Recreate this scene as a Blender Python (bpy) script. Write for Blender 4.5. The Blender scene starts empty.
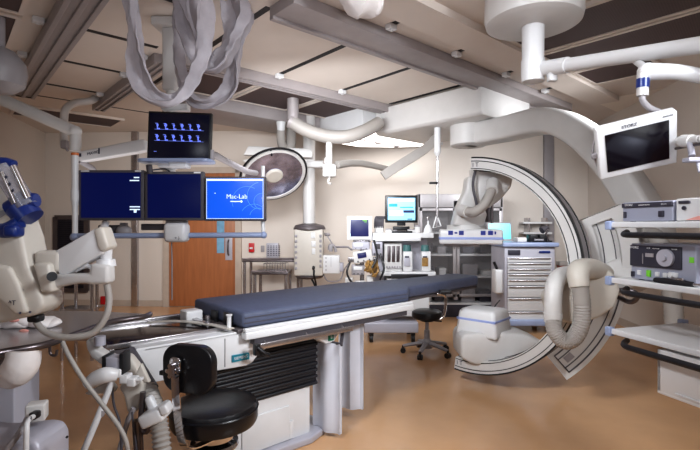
import bpy, bmesh, math, random
from mathutils import Vector, Matrix
random.seed(4)
V = Vector
H, F = 1.35, 462.0          # eye height (m), focal length in pixels of the 700 px wide frame
CEIL = 2.9
SC = bpy.context.scene
COL = SC.collection
I4 = Matrix.Identity(4)
R = math.radians

def P(px, py, Y):           # point seen at (px, py) standing Y metres into the room
    return V(((px-350)/F*Y, Y, H-(py-225)/F*Y))
D1 = V((-.664, .748, 0)).normalized()
D2 = V((.7476, .664, 0)).normalized()
def AB(a, b, z):            # ceiling grid / table directions
    return D1*a + D2*b + V((0, 0, z))
def frame(o, x, z=(0, 0, 1)):
    x = V(x).normalized(); z = V(z); z = (z - x*z.dot(x)).normalized(); y = z.cross(x)
    return Matrix(((x.x, y.x, z.x, o[0]), (x.y, y.y, z.y, o[1]), (x.z, y.z, z.z, o[2]), (0, 0, 0, 1)))

# ---------------------------------------------------------------- materials
def srgb(c):
    return tuple(((x/255)/12.92 if x/255 <= .04045 else (((x/255)+.055)/1.055)**2.4) for x in c)
def pm(name, col, rough=.5, metal=0, var=.06, scale=9, bump=0, bscale=60, spec=.5, coat=0, emit=None, es=1, alpha=1, trans=0, wave=None):
    m = bpy.data.materials.new(name); m.use_nodes = True
    nt = m.node_tree; b = nt.nodes['Principled BSDF']
    c = srgb(col)
    tc = nt.nodes.new('ShaderNodeTexCoord')
    nz = nt.nodes.new('ShaderNodeTexNoise'); nz.inputs['Scale'].default_value = scale; nz.inputs['Detail'].default_value = 4
    nt.links.new(tc.outputs['Object'], nz.inputs['Vector'])
    rp = nt.nodes.new('ShaderNodeValToRGB')
    rp.color_ramp.elements[0].position = .3; rp.color_ramp.elements[1].position = .7
    rp.color_ramp.elements[0].color = (*[x*(1-var) for x in c], 1)
    rp.color_ramp.elements[1].color = (*[min(1, x*(1+var)) for x in c], 1)
    src = nz.outputs['Fac']
    if wave:
        mp = nt.nodes.new('ShaderNodeMapping'); mp.inputs['Scale'].default_value = wave
        nt.links.new(tc.outputs['Object'], mp.inputs['Vector']); nt.links.new(mp.outputs['Vector'], nz.inputs['Vector'])
    nt.links.new(src, rp.inputs['Fac']); nt.links.new(rp.outputs['Color'], b.inputs['Base Color'])
    b.inputs['Roughness'].default_value = rough; b.inputs['Metallic'].default_value = metal
    b.inputs['Specular IOR Level'].default_value = spec
    b.inputs['Coat Weight'].default_value = coat
    b.inputs['Alpha'].default_value = alpha
    b.inputs['Transmission Weight'].default_value = trans
    if emit:
        b.inputs['Emission Color'].default_value = (*srgb(emit), 1); b.inputs['Emission Strength'].default_value = es
    if bump:
        n2 = nt.nodes.new('ShaderNodeTexNoise'); n2.inputs['Scale'].default_value = bscale
        nt.links.new(tc.outputs['Object'], n2.inputs['Vector'])
        bp = nt.nodes.new('ShaderNodeBump'); bp.inputs['Strength'].default_value = bump; bp.inputs['Distance'].default_value = .01
        nt.links.new(n2.outputs['Fac'], bp.inputs['Height']); nt.links.new(bp.outputs['Normal'], b.inputs['Normal'])
    return m
def grille_mat(name, col, col2, scale, ang):
    m = pm(name, col, .7)
    nt = m.node_tree; b = nt.nodes['Principled BSDF']
    tc = nt.nodes.new('ShaderNodeTexCoord'); mp = nt.nodes.new('ShaderNodeMapping'); mp.inputs['Rotation'].default_value[2] = ang
    w = nt.nodes.new('ShaderNodeTexWave'); w.inputs['Scale'].default_value = scale
    nt.links.new(tc.outputs['Object'], mp.inputs['Vector']); nt.links.new(mp.outputs['Vector'], w.inputs['Vector'])
    r = nt.nodes.new('ShaderNodeValToRGB'); r.color_ramp.elements[0].color = (*srgb(col), 1); r.color_ramp.elements[1].color = (*srgb(col2), 1)
    nt.links.new(w.outputs['Fac'], r.inputs['Fac']); nt.links.new(r.outputs['Color'], b.inputs['Base Color'])
    return m
M = {}
M['floor'] = pm('floor_epoxy', (206, 163, 122), .2, var=.08, scale=2.2, bump=.04, bscale=7, spec=.5)
M['wall'] = pm('wall_paint', (212, 203, 195), .75, var=.02, scale=1.5, bump=.03, bscale=90)
M['ceil'] = pm('ceiling_tile', (214, 203, 194), .75, var=.03, scale=2)
M['ceil_lit'] = pm('ceiling_lit_tone', (232, 222, 210), .7, var=.02, scale=2)
M['seam'] = pm('seam_black', (22, 18, 22), .6)
M['grille'] = grille_mat('grille', (76, 60, 60), (84, 68, 67), 18, R(41.6))
M['rail'] = pm('rail_grey', (160, 152, 152), .45, .15, var=.04)
M['raild'] = pm('rail_dark', (96, 88, 90), .5, .3, var=.04)
M['white'] = pm('white_plastic', (214, 213, 214), .35, var=.02)
M['whitew'] = pm('warm_white_plastic', (202, 199, 197), .4, var=.025)
M['cream'] = pm('cream_plastic', (196, 189, 180), .45, var=.03)
M['greyp'] = pm('grey_plastic', (150, 145, 148), .45, var=.04)
M['dgrey'] = pm('dark_grey_plastic', (74, 70, 76), .5, var=.05)
M['hose'] = pm('hose_grey', (160, 154, 149), .5, var=.04)
M['lilac'] = pm('lilac_grey_metal', (176, 174, 184), .4, .1, var=.03)
M['blueg'] = pm('blue_grey_plastic', (148, 160, 190), .35, var=.03)
M['steel'] = pm('stainless_steel', (190, 186, 188), .25, .9, var=.06, scale=20)
M['steeld'] = pm('dark_steel', (110, 102, 104), .3, .85, var=.08, scale=20)
M['chrome'] = pm('chrome', (215, 212, 214), .12, 1, var=.03)
M['black'] = pm('black_plastic', (18, 17, 21), .4, var=.2)
M['vinyl'] = pm('black_vinyl', (14, 13, 18), .32, var=.15, bump=.08, bscale=120)
M['rubber'] = pm('black_rubber', (20, 19, 26), .5, var=.1)
M['navy'] = pm('navy_mattress', (78, 84, 106), .6, var=.08, scale=30, bump=.1, bscale=50)
M['glass_d'] = pm('dark_glossy_plate', (66, 54, 54), .12, .5, var=.08)
M['wood'] = pm('door_wood', (164, 104, 66), .4, var=.12, scale=3, wave=(9, 9, .8))
M['doorframe'] = pm('door_frame', (186, 172, 160), .5)
M['glass'] = pm('door_glass', (120, 160, 185), .1, var=.2, emit=(90, 130, 160), es=.25)
M['louver'] = pm('louver_dark', (48, 44, 54), .4, .2, var=.2)
M['red'] = pm('alarm_red', (190, 26, 36), .4)
M['orange'] = pm('orange_red_box', (196, 84, 58), .45)
M['tealcap'] = pm('green_cap', (64, 104, 104), .45)
M['teal'] = pm('teal_sticker', (24, 120, 140), .4)
M['green'] = pm('green_sticker', (14, 110, 80), .4)
M['lime'] = pm('lime_sticker', (120, 200, 60), .4)
M['amber'] = pm('amber_liquid', (150, 116, 66), .4, var=.3, scale=40)
M['blue'] = pm('blue_clamp', (22, 44, 112), .3, var=.1)
M['bluel'] = pm('blue_stripe', (150, 164, 214), .4)
M['clearp'] = pm('clear_plastic', (205, 205, 215), .12, var=.05, trans=.7)
M['steelm'] = pm('satin_steel', (158, 153, 154), .45, .5, var=.05)
M['glassp'] = pm('cabinet_glass', (150, 148, 150), .1, .3, var=.1, alpha=.18)
M['drape'] = pm('plastic_sleeve', (184, 178, 184), .45, var=.12, scale=8, bump=.6, bscale=16, alpha=.76)
M['drape2'] = pm('cloth_white', (226, 220, 218), .7, var=.05, bump=.4, bscale=18)
M['apron'] = pm('lead_panel', (204, 205, 214), .5, var=.03)
M['pink'] = pm('pink_print', (214, 150, 140), .6)
M['mark'] = pm('printed_mark', (40, 40, 60), .6)
M['markb'] = pm('printed_mark_blue', (24, 40, 130), .5)
M['lamp_refl'] = pm('lamp_reflector', (172, 176, 206), .12, .85, var=.6, scale=5)  # strong tone noise paints dark and bright reflections into the mirror
M['dark_in'] = pm('dark_interior', (52, 50, 62), .6, var=.2)
M['shelfdev'] = pm('silver_device', (168, 170, 186), .4, .3, var=.03)
M['panel_b'] = pm('device_panel_black', (52, 50, 62), .45, var=.05)
M['strip'] = pm('light_diffuser', (250, 248, 245), .5, emit=(255, 250, 245), es=3.2)
M['s_dark'] = pm('screen_dark', (2, 4, 16), .35, spec=.2, emit=(3, 14, 74), es=.9, var=.3, scale=2)
M['s_off'] = pm('screen_off', (10, 7, 14), .15, emit=(12, 4, 14), es=.35, var=.3)
M['s_black'] = pm('screen_black_blue', (4, 5, 16), .2, emit=(4, 5, 24), es=.8)
M['s_blue'] = pm('screen_blue', (10, 50, 150), .3, emit=(14, 96, 226), es=1.0, var=.02)
M['s_cyan'] = pm('screen_cyan', (40, 150, 170), .3, emit=(92, 236, 236), es=.95)
M['s_lb'] = pm('screen_light_blue', (120, 180, 210), .3, emit=(160, 222, 245), es=.95)
M['s_white'] = pm('screen_white', (200, 220, 240), .3, emit=(214, 232, 255), es=.95)
M['s_icon'] = pm('screen_icon', (100, 120, 220), .3, emit=(120, 140, 240), es=.8)
M['s_mid'] = pm('screen_arc', (30, 100, 220), .3, emit=(96, 156, 250), es=.9)
M['s_teal'] = pm('screen_teal', (20, 130, 160), .3, emit=(36, 150, 200), es=.9)
M['s_navy'] = pm('screen_navy', (26, 28, 70), .3, emit=(34, 36, 84), es=.6)
M['gold'] = pm('orange_tip', (200, 110, 50), .4)

# ---------------------------------------------------------------- mesh builder
class MB:
    def __init__(s, Mx=None):
        s.bm = bmesh.new(); s.M = Mx or I4; s.mi = 0
    def add(s, vs, fs):
        bv = [s.bm.verts.new(s.M @ V(v)) for v in vs]
        for f in fs:
            try:
                fc = s.bm.faces.new([bv[i] for i in f]); fc.material_index = s.mi
            except ValueError: pass
        return s
    def merge(s, b2, Mx=None):
        T = s.M @ (Mx or I4)
        b2.verts.ensure_lookup_table()
        mp = {v: s.bm.verts.new(T @ v.co) for v in b2.verts}
        for f in b2.faces:
            try:
                fc = s.bm.faces.new([mp[v] for v in f.verts]); fc.material_index = s.mi
            except ValueError: pass
        b2.free(); return s
    def box(s, c, sz, bev=0, rot=None, taper=None):
        b = bmesh.new(); bmesh.ops.create_cube(b, size=1)
        for v in b.verts:
            k = 1
            if taper and v.co.z > 0: k = taper
            v.co = V((v.co.x*sz[0]*k, v.co.y*sz[1]*k, v.co.z*sz[2]))
        if bev: bmesh.ops.bevel(b, geom=b.edges[:], offset=bev, segments=3, affect='EDGES', profile=.5)
        return s.merge(b, Matrix.Translation(V(c)) @ (rot.to_4x4() if rot else I4))
    def bx(s, x0, x1, y0, y1, z0, z1, bev=0):
        return s.box(((x0+x1)/2, (y0+y1)/2, (z0+z1)/2), (abs(x1-x0), abs(y1-y0), abs(z1-z0)), bev)
    def prism(s, poly, d0, d1, Mx=None, bev=0):   # polygon in local xy, extruded d0..d1 along local z
        b = bmesh.new()
        lo = [b.verts.new((p[0], p[1], d0)) for p in poly]; hi = [b.verts.new((p[0], p[1], d1)) for p in poly]
        n = len(poly)
        b.faces.new(lo[::-1]); b.faces.new(hi)
        for i in range(n): b.faces.new((lo[i], lo[(i+1) % n], hi[(i+1) % n], hi[i]))
        bmesh.ops.recalc_face_normals(b, faces=b.faces[:])
        if bev: bmesh.ops.bevel(b, geom=b.edges[:], offset=bev, segments=3, affect='EDGES', profile=.5, clamp_overlap=True)
        return s.merge(b, Mx)
    def pix(s, poly, Y, d, bev=0):                # outline read at depth Y, body d deep behind it
        pts = [P(x, y, Y) for x, y in poly]
        Mx = Matrix(((1, 0, 0, 0), (0, 0, 1, 0), (0, 1, 0, 0), (0, 0, 0, 1)))
        return s.prism([(p.x, p.z) for p in pts], Y, Y+d, Mx, bev)
    def tube(s, pts, r, n=12, k=0, sq=None, ridges=0):
        pts = [V(p) for p in pts]
        rs = list(r) if isinstance(r, (list, tuple)) else [r]*len(pts)
        if k and len(pts) > 2:
            q, rr = [], []
            for i in range(len(pts)-1):
                p0, p1, p2, p3 = pts[max(i-1, 0)], pts[i], pts[i+1], pts[min(i+2, len(pts)-1)]
                for j in range(k):
                    t = j/k
                    q.append(.5*((2*p1)+(p2-p0)*t+(2*p0-5*p1+4*p2-p3)*t*t+(3*p1-p0-3*p2+p3)*t**3)); rr.append(rs[i]*(1-t)+rs[i+1]*t)
            q.append(pts[-1]); rr.append(rs[-1]); pts, rs = q, rr
        if ridges:
            rs = [x*(1+(.035*ridges if i % 2 else -.03*ridges)) for i, x in enumerate(rs)]
        N = len(pts); vs, fs = [], []
        t0 = (pts[1]-pts[0]).normalized()
        up = V((0, 0, 1)) if abs(t0.z) < .9 else V((0, 1, 0))
        a = (up - t0*up.dot(t0)).normalized()
        for i in range(N):
            t = (pts[min(i+1, N-1)]-pts[max(i-1, 0)]).normalized()
            a = (a - t*a.dot(t)).normalized(); b = t.cross(a)
            for j in range(n):
                th = 2*math.pi*j/n
                vs.append(pts[i] + a*math.cos(th)*rs[i]*(sq[0] if sq else 1) + b*math.sin(th)*rs[i]*(sq[1] if sq else 1))
        for i in range(N-1):
            for j in range(n):
                fs.append((i*n+j, i*n+(j+1) % n, (i+1)*n+(j+1) % n, (i+1)*n+j))
        fs.append(tuple(range(n))[::-1]); fs.append(tuple((N-1)*n+j for j in range(n)))
        return s.add(vs, fs)
    def cyl(s, p0, p1, r0, r1=None, n=24):
        return s.tube([p0, p1], [r0, r0 if r1 is None else r1], n)
    def sweep(s, pts, sec, ups, k=0):             # rectangle/profile swept along a path; sec in (side, up)
        pts = [V(p) for p in pts]
        if k:
            q = []
            for i in range(len(pts)-1):
                p0, p1, p2, p3 = pts[max(i-1, 0)], pts[i], pts[i+1], pts[min(i+2, len(pts)-1)]
                for j in range(k):
                    t = j/k; q.append(.5*((2*p1)+(p2-p0)*t+(2*p0-5*p1+4*p2-p3)*t*t+(3*p1-p0-3*p2+p3)*t**3))
            q.append(pts[-1]); pts = q
        N, n = len(pts), len(sec); vs, fs = [], []
        for i in range(N):
            t = (pts[min(i+1, N-1)]-pts[max(i-1, 0)]).normalized()
            side = V(ups); side = (side - t*side.dot(t)).normalized(); up = side.cross(t)
            for (x, y) in sec: vs.append(pts[i]+side*x+up*y)
        for i in range(N-1):
            for j in range(n): fs.append((i*n+j, i*n+(j+1) % n, (i+1)*n+(j+1) % n, (i+1)*n+j))
        fs.append(tuple(range(n))[::-1]); fs.append(tuple((N-1)*n+j for j in range(n)))
        return s.add(vs, fs)
    def lathe(s, prof, Mx=None, n=40):
        vs, fs = [], []
        T = Mx or I4
        for (r, z) in prof:
            for j in range(n):
                th = 2*math.pi*j/n; vs.append(T @ V((max(r, 1e-4)*math.cos(th), max(r, 1e-4)*math.sin(th), z)))
        for i in range(len(prof)-1):
            for j in range(n): fs.append((i*n+j, i*n+(j+1) % n, (i+1)*n+(j+1) % n, (i+1)*n+j))
        fs.append(tuple(range(n))[::-1]); fs.append(tuple((len(prof)-1)*n+j for j in range(n)))
        return s.add(vs, fs)
    def ell(s, c, r, rot=None, sub=3):
        b = bmesh.new(); bmesh.ops.create_icosphere(b, subdivisions=sub, radius=1)
        for v in b.verts: v.co = V((v.co.x*r[0], v.co.y*r[1], v.co.z*r[2]))
        return s.merge(b, Matrix.Translation(V(c)) @ (rot.to_4x4() if rot else I4))
    def text(s, txt, Mx, size):                   # flat lettering in local xy of Mx, centred
        cu = bpy.data.curves.new('t', 'FONT'); cu.body = txt; cu.size = size; cu.align_x = 'CENTER'; cu.align_y = 'CENTER'; cu.extrude = .0006
        o = bpy.data.objects.new('t', cu); COL.objects.link(o)
        bpy.context.view_layer.update()
        me = o.evaluated_get(bpy.context.evaluated_depsgraph_get()).to_mesh()
        vs = [Mx @ v.co for v in me.vertices]; fs = [tuple(p.vertices) for p in me.polygons]
        s.add(vs, fs)
        bpy.data.objects.remove(o); bpy.data.curves.remove(cu)
        return s

WL = {}
def thing(name, label, cat, loc, group=None):
    o = bpy.data.objects.new(name, None); COL.objects.link(o); o.empty_display_size = .1
    o.location = loc; o['label'] = label; o['category'] = cat
    if group: o['group'] = group
    WL[o.name] = V(loc); return o
PATTERN = ('lettering', 'marking', 'screen', 'guide', 'edge_track', 'seam', 'outlet', 'flow', 'keys', 'wire', 'print', 'scale', 'slot', 'rim_handle', 'grille', 'louver', 'frame', 'glass', 'front_mark', 'sticker', 'tabletop')
def clusters(bm):
    seen, comps = set(), []
    for v in bm.verts:
        if v in seen: continue
        st, cp = [v], []
        seen.add(v)
        while st:
            q = st.pop(); cp.append(q)
            for e in q.link_edges:
                w_ = e.other_vert(q)
                if w_ not in seen: seen.add(w_); st.append(w_)
        lo = [min(q.co[i] for q in cp)-.004 for i in range(3)]; hi = [max(q.co[i] for q in cp)+.004 for i in range(3)]
        comps.append([cp, lo, hi])
    ch = True
    while ch:
        ch = False
        for i in range(len(comps)):
            for j in range(i+1, len(comps)):
                a, b = comps[i], comps[j]
                if all(a[1][k] <= b[2][k] and b[1][k] <= a[2][k] for k in range(3)):
                    comps[i] = [a[0]+b[0], [min(x, y) for x, y in zip(a[1], b[1])], [max(x, y) for x, y in zip(a[2], b[2])]]
                    del comps[j]; ch = True; break
            if ch: break
    return comps
def part(name, mb, mat, parent=None, label=None, loc=None, keep=False):
    bm = mb.bm
    if parent and not any(p in name for p in PATTERN):
        cs = clusters(bm)
        if 1 < len(cs) <= 10:
            first = None
            for c in cs:
                b2 = MB(); vm = {}
                keepv = set(c[0])
                for v in c[0]: vm[v] = b2.bm.verts.new(v.co)
                for f in bm.faces:
                    if f.verts[0] in keepv: b2.bm.faces.new([vm[v] for v in f.verts]).material_index = f.material_index
                o = _part(name, b2, mat, parent, label, loc, keep); first = first or o
            bm.free(); return first
    return _part(name, mb, mat, parent, label, loc, keep)
def _part(name, mb, mat, parent=None, label=None, loc=None, keep=False):
    bm = mb.bm
    base = WL[parent.name] if parent else (V(loc) if loc is not None else None)
    if base is None:
        xs = [v.co for v in bm.verts]
        base = V(((min(v.x for v in xs)+max(v.x for v in xs))/2, (min(v.y for v in xs)+max(v.y for v in xs))/2, min(v.z for v in xs)))
    for v in bm.verts: v.co -= base
    if not keep: bmesh.ops.recalc_face_normals(bm, faces=bm.faces[:])
    me = bpy.data.meshes.new(name)
    for f in bm.faces: f.smooth = True
    bm.to_mesh(me); bm.free()
    me.set_sharp_from_angle(angle=R(35))
    for m in (mat if isinstance(mat, (list, tuple)) else [mat]): me.materials.append(M[m])
    o = bpy.data.objects.new(name, me); COL.objects.link(o)
    if parent: o.parent = parent
    else: o.location = base
    WL[o.name] = base
    if label: o['label'] = label
    return o
def solo(name, mb, mat, label, cat, group=None):
    o = part(name, mb, mat); o['label'] = label; o['category'] = cat
    if group: o['group'] = group
    return o
def struct(name, mb, mat, parent=None):
    o = part(name, mb, mat, parent)
    if not parent: o['kind'] = 'structure'
    return o
def dup(root, loc, label=None, rz=None):
    r = root.copy(); COL.objects.link(r); r.location = loc
    if label: r['label'] = label
    if rz is not None: r.rotation_euler = (0, 0, rz)
    for ch in list(root.children):
        c = ch.copy(); COL.objects.link(c); c.parent = r
        for g in ch.children:
            d = g.copy(); COL.objects.link(d); d.parent = c
    return r

# ================================================================ THE ROOM
CL = V((-5.13, 7.78, 0)); CR = V((3.76, 7.3, 0)); NL = V((-2.33, -3, 0)); NR = V((2.72, -3, 0))
def wall(name, p, q, T=.12):
    d = (q-p).normalized(); n = V((-d.y, d.x, 0))           # outward = left of p->q
    m = MB(); pts = [p-d*T, q+d*T, q+d*T+n*T, p-d*T+n*T]
    m.prism([(a.x, a.y) for a in pts], 0, CEIL+.05)
    return struct(name, m, 'wall')
wall('wall_left', NL, CL); wall('wall_back', CL, CR); wall('wall_right', CR, NR); wall('wall_front', NR, NL)
poly = [NL, CL, CR, NR]; cen = sum(poly, V())/4
big = [(cen+(p-cen)*1.04) for p in poly]
m = MB(); m.prism([(a.x, a.y) for a in big], -.1, 0); struct('floor', m, 'floor')
G = Matrix(((D2.x, D1.x, 0, 0), (D2.y, D1.y, 0, 0), (0, 0, 1, 0), (0, 0, 0, 1)))   # local x=b, y=a
m = MB(); m.prism([(a.x, a.y) for a in big], CEIL, CEIL+.1)
m.M = G; m.mi = 1
zs = (CEIL-.004, CEIL+.01)
for a in (2.28, 3.2, 4.13, 5.05, 6.0): m.bx(.85, 1.42, a-.025, a+.025, *zs)
for b in (1.75, 2.61, 3.46, 4.31, 5.16): m.bx(b-.025, b+.025, 2.84, 4.08, *zs); m.bx(b-.025, b+.025, 4.26, 5.2, *zs); m.bx(b-.025, b+.025, 2.33, 2.5, *zs)
m.bx(.6, 2.6, 6.6, 6.63, *zs)
m.mi = 2; m.bx(6.12, 7.6, -1.5, 2.3, *zs)  # paler faces paint the brightly lit right end of the ceiling
struct('ceiling', m, ['ceil', 'seam', 'ceil_lit'])
m = MB(G); m.bx(1.5, 6.1, 2.0, 2.3, CEIL-.06, CEIL+.01); struct('trim_1', m, 'ceil')        # dropped soffit strip
# grey service duct beyond the far rail
m = MB(G); m.bx(2.1, 4.05, 5.2, 5.95, 2.73, CEIL+.01, .01); struct('trim_2', m, 'rail')
def base(name, p, q):
    d = (q-p).normalized(); n = V((d.y, -d.x, 0)); m = MB()
    m.prism([((p+n*k).x, (p+n*k).y) if e == 0 else ((q+n*k).x, (q+n*k).y) for e, k in ((0, -.01), (1, -.01), (1, .012), (0, .012))], 0, .1)
    return struct(name, m, 'doorframe')
base('baseboard_left', NL, CL); base('baseboard_back', CL, CR); base('baseboard_right', CR, NR)
# back wall local frame: x along the wall, y into the wall, z up
dB = (CR-CL).normalized()
WB = frame(CL, dB)
def wx(px):                  # distance along the back wall seen at column px
    k = (px-350)/F
    return (k*CL.y-CL.x)/(dB.x-k*dB.y)
def wz(px, py):
    p = CL+dB*wx(px); return H-(py-225)/F*p.y
# door
x0, x1 = wx(170), wx(236)
m = MB(WB); m.bx(x0, x1, -.03, .03, .01, 2.2, .004); door = struct('door_1', m, 'wood')
m = MB(WB); a, b = wx(217.5), wx(225); m.bx(a, b, -.036, -.028, wz(220, 253), 1.95, .003); struct('glass_pane', m, 'glass', door)
m = MB(WB); a, b = wx(226), wx(233); m.bx(a, b, -.04, -.028, wz(230, 260), wz(230, 234), .003); plate = struct('push_plate', m, 'lilac', door)
m = MB(WB); a = wx(229.5); m.tube([(a, -.04, wz(230, 255)), (a, -.085, wz(230, 252)), (a, -.085, wz(230, 243)), (a, -.04, wz(230, 240))], .012, k=4); struct('door_handle', m, 'steeld', plate)
m = MB(WB)
for a, b in ((x0-.1, x0), (x1, x1+.1)): m.bx(a, b, -.05, .03, 0, 2.3)
m.bx(x0-.1, x1+.1, -.05, .03, 2.2, 2.3); struct('trim_3', m, 'doorframe')
# dark louvred window on the left
m = MB(WB); a, b = wx(56), wx(88); z0, z1 = .25, wz(70, 217)
m.bx(a, b, -.02, .03, z0, z1); win = struct('window_1', m, 'louver')
m = MB(WB)
for (p, q, r, s_) in ((a-.03, a+.05, z0, z1), (b-.05, b+.03, z0, z1), (a, b, z1-.04, z1+.03), (a, b, z0-.03, z0+.04)): m.bx(p, q, -.04, .02, r, s_)
struct('window_frame', m, 'steeld', win)
m = MB(WB)
for i in range(34):
    z = z0+.06+i*(z1-z0-.1)/34; m.box(((a+b)/2, -.03, z), (b-a-.1, .03, .006), 0, Matrix.Rotation(R(35), 3, 'X'))
struct('louver_blade', m, 'louver', win)
# steel corner post and wall offsets
m = MB(WB); m.bx(wx(133), wx(139), -.06, .03, 0, CEIL, .01); struct('trim_4', m, 'steel')
m = MB(WB); m.bx(wx(543), wx(553), -.06, .03, 0, CEIL, .01); struct('trim_5', m, 'greyp')

# small wall fittings
def wallbox(name, mat, label, cat, px0, px1, py0, py1, d=.05, inner=None):
    c = CL+dB*((wx(px0)+wx(px1))/2); t = thing(name, label, cat, (c.x, c.y, wz(px0, py1)))
    m = MB(WB); m.bx(wx(px0), wx(px1), -d, 0, wz(px0, py1), wz(px0, py0), .006); part('housing', m, mat, t)
    if inner: inner(t)
    return t
def lever(t):
    m = MB(WB); a = (wx(250)+wx(254))/2; m.box((a, -.056, wz(252, 248)), (.05, .02, .03), .004); part('pull_handle', m, 'white', t)
wallbox('fire_alarm', 'red', 'small red fire alarm pull station on the wall right of the wooden door', 'fire alarm', 249.5, 254.5, 243, 252, .05, lever)
wallbox('fire_alarm', 'red', 'red wall box behind the injector arm, left of the steel post', 'fire alarm', 102, 107.5, 296, 304)
def slots(t):
    m = MB(WB)
    for i in range(5):
        for j in range(6): m.box((wx(269)+i*.045, -.052, wz(270, 255)+j*.03), (.025, .006, .012))
    part('display_slot', m, 'mark', t)
wallbox('wall_keypad', 'lilac', 'grey wall keypad panel above the steel tables', 'keypad', 267, 279, 243, 257.5, .05, slots)
wallbox('light_switch', 'greyp', 'small grey light switch between red alarm and wall panel', 'switch', 261, 264.5, 245.5, 252, .02)

# ---------------------------------------------------------------- dark ceiling panels
def cpanel(b0, b1, a0, a1, label):
    c = AB((a0+a1)/2, (b0+b1)/2, CEIL-.03); t = thing('ceiling_panel', label, 'ceiling panel', c, 'dark ceiling panels')
    m = MB(G); m.bx(b0, b1, a0, a1, CEIL-.022, CEIL-.002); part('grille', m, 'grille', t)
    m = MB(G); w = .035
    for q in ((b0-w, b0, a0-w, a1+w), (b1, b1+w, a0-w, a1+w), (b0, b1, a0-w, a0), (b0, b1, a1, a1+w)): m.bx(*q, CEIL-.03, CEIL)
    part('frame', m, 'ceil', t)
cpanel(-.6, .42, 3.22, 4.06, 'dark grille panel in the top left corner of the ceiling, nearest the camera')
cpanel(-.6, .42, 4.19, 4.98, 'dark grille ceiling panel at far left, beyond the white crossbar')
cpanel(.75, 1.98, 7.25, 7.85, 'long narrow dark grille in ceiling above the left boom tube')
cpanel(1.8, 2.56, 4.36, 5.14, 'dark ceiling panel partly hidden by the hanging plastic sleeves')
cpanel(2.66, 3.41, 4.36, 5.14, 'dark ceiling panel above the round surgical lamp')
cpanel(3.51, 4.26, 4.36, 5.14, 'dark ceiling panel next to the left end of white carriage')
cpanel(3.4, 3.96, .4, 1.96, 'dark ceiling panel behind the round white ceiling mount')
cpanel(4.06, 4.66, .4, 1.96, 'dark ceiling panel just above the long right boom tube')
cpanel(4.78, 5.3, 1.35, 1.96, 'small dark ceiling panel below the long right boom tube')

# ---------------------------------------------------------------- ceiling rails
def rail(label, b0, b1, a0, a1, along, clips, z0=CEIL-.1):
    t = thing('ceiling_rail', label, 'ceiling rail', AB((a0+a1)/2, (b0+b1)/2, z0), 'grey ceiling rails')
    m = MB(G); m.bx(b0, b1, a0, a1, z0+.02, CEIL+.0, .004); part('beam', m, 'rail', t)
    m = MB(G)
    if along == 'a':
        w = b1-b0
        for f in (0, .42, .84): m.bx(b0+w*f, b0+w*(f+.16), a0, a1, z0, z0+.03, .003)
    else:
        w = a1-a0
        for f in ((0, .42, .84) if w < .25 else (.84,)): m.bx(b0, b1, a0+w*f, a0+w*(f+.16), z0, z0+.03, .003)
    part('track', m, 'rail', t)
    m = MB(G)
    if along == 'a': m.bx(b0+.01, b1-.01, a1, a1+.012, z0+.01, CEIL-.01)
    else: m.bx(b1, b1+.012, a0+.01, a1-.01, z0+.01, CEIL-.01)
    part('end_cap', m, 'black', t)
    for (b, a) in clips:
        m = MB(G); m.box((b, a, CEIL-.02), (.075, .06, .042), .005)
        m.cyl((b, a, CEIL-.05), (b, a, CEIL-.04), .014, n=12); part('clip', m, 'white', t)
rail('broad grey ceiling rail nearest the left edge, running from top to the boom', .6, .82, 1.4, 6.42, 'a', [(.55, 4.13), (.55, 5.05)])
rail('grey double ceiling rail ending above the left spring arm, behind the plastic sleeves', 1.44, 1.58, 4.27, 6.54, 'a', [(1.4, 5.05), (1.4, 6.0), (1.38, 4.4)])
rail('wide grey ceiling rail running from top centre to the white x-ray carriage', 1.75, 6.05, 2.53, 2.83, 'b', [(2.61, 2.46), (3.46, 2.46), (4.31, 2.46), (5.16, 2.46)])
rail('thin grey ceiling rail between beige tiles and dark panels at centre', 1.6, 6.2, 4.1, 4.25, 'b', [(2.61, 4.03), (3.46, 4.03)])
# ceiling strip light at the back
t = thing('ceiling_light', 'bright white strip light in ceiling below the white carriage', 'ceiling light', P(410, 138, 7.0))
lpoly = [(4.1, 4.36), (5.78, 4.36), (5.35, 4.95), (4.9, 5.3), (4.1, 5.3)]
m = MB(G); m.prism(lpoly, 2.58, CEIL); part('housing', m, 'white', t)
m = MB(G); m.prism([(4.12, 4.38), (5.74, 4.38), (5.33, 4.93), (4.88, 5.27), (4.12, 5.27)], 2.565, 2.582); dif = part('diffuser', m, 'strip', t)
m = MB(G); m.bx(4.1, 5.25, 4.8, 4.825, 2.555, 2.57); part('divider', m, 'greyp', t)
m = MB(G)
for b_ in (4.5, 5.0, 5.4): m.bx(b_-.2, b_-.14, 4.78, 4.85, 2.545, 2.565)
part('clip', m, 'greyp', t)

# ================================================================ PATIENT TABLE
A0 = V((-.575, 2.48, 0))
TM = frame(A0, D2)          # local x = along the table (s), y = across, away from us (t)
def sz(px, py, t):           # where the sight line meets the vertical plane at depth t of the table
    k = (px-350)/F; ox, oy = A0.x+D1.x*t, A0.y+D1.y*t
    s = (k*oy-ox)/(D2.x-k*D2.y); Y = oy+D2.y*s
    return s, H-(py-225)/F*Y
tb = thing('patient_table', 'long patient table with navy mattress on a black bellows column', 'operating table', A0+D2*.2+D1*.3)
SXZ = Matrix(((1, 0, 0, 0), (0, 0, 1, 0), (0, 1, 0, 0), (0, 0, 0, 1)))
out = [(0, 0), (1.34, 0), (1.46, .1), (2.5, .17), (2.56, .21), (2.56, .43), (2.5, .47), (1.46, .55), (1.34, .64), (0, .64)]
m = MB(TM); m.prism(out, 0.79, .878, None, .02); mat_ = part('mattress', m, 'navy', tb)
m = MB(TM)
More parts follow.
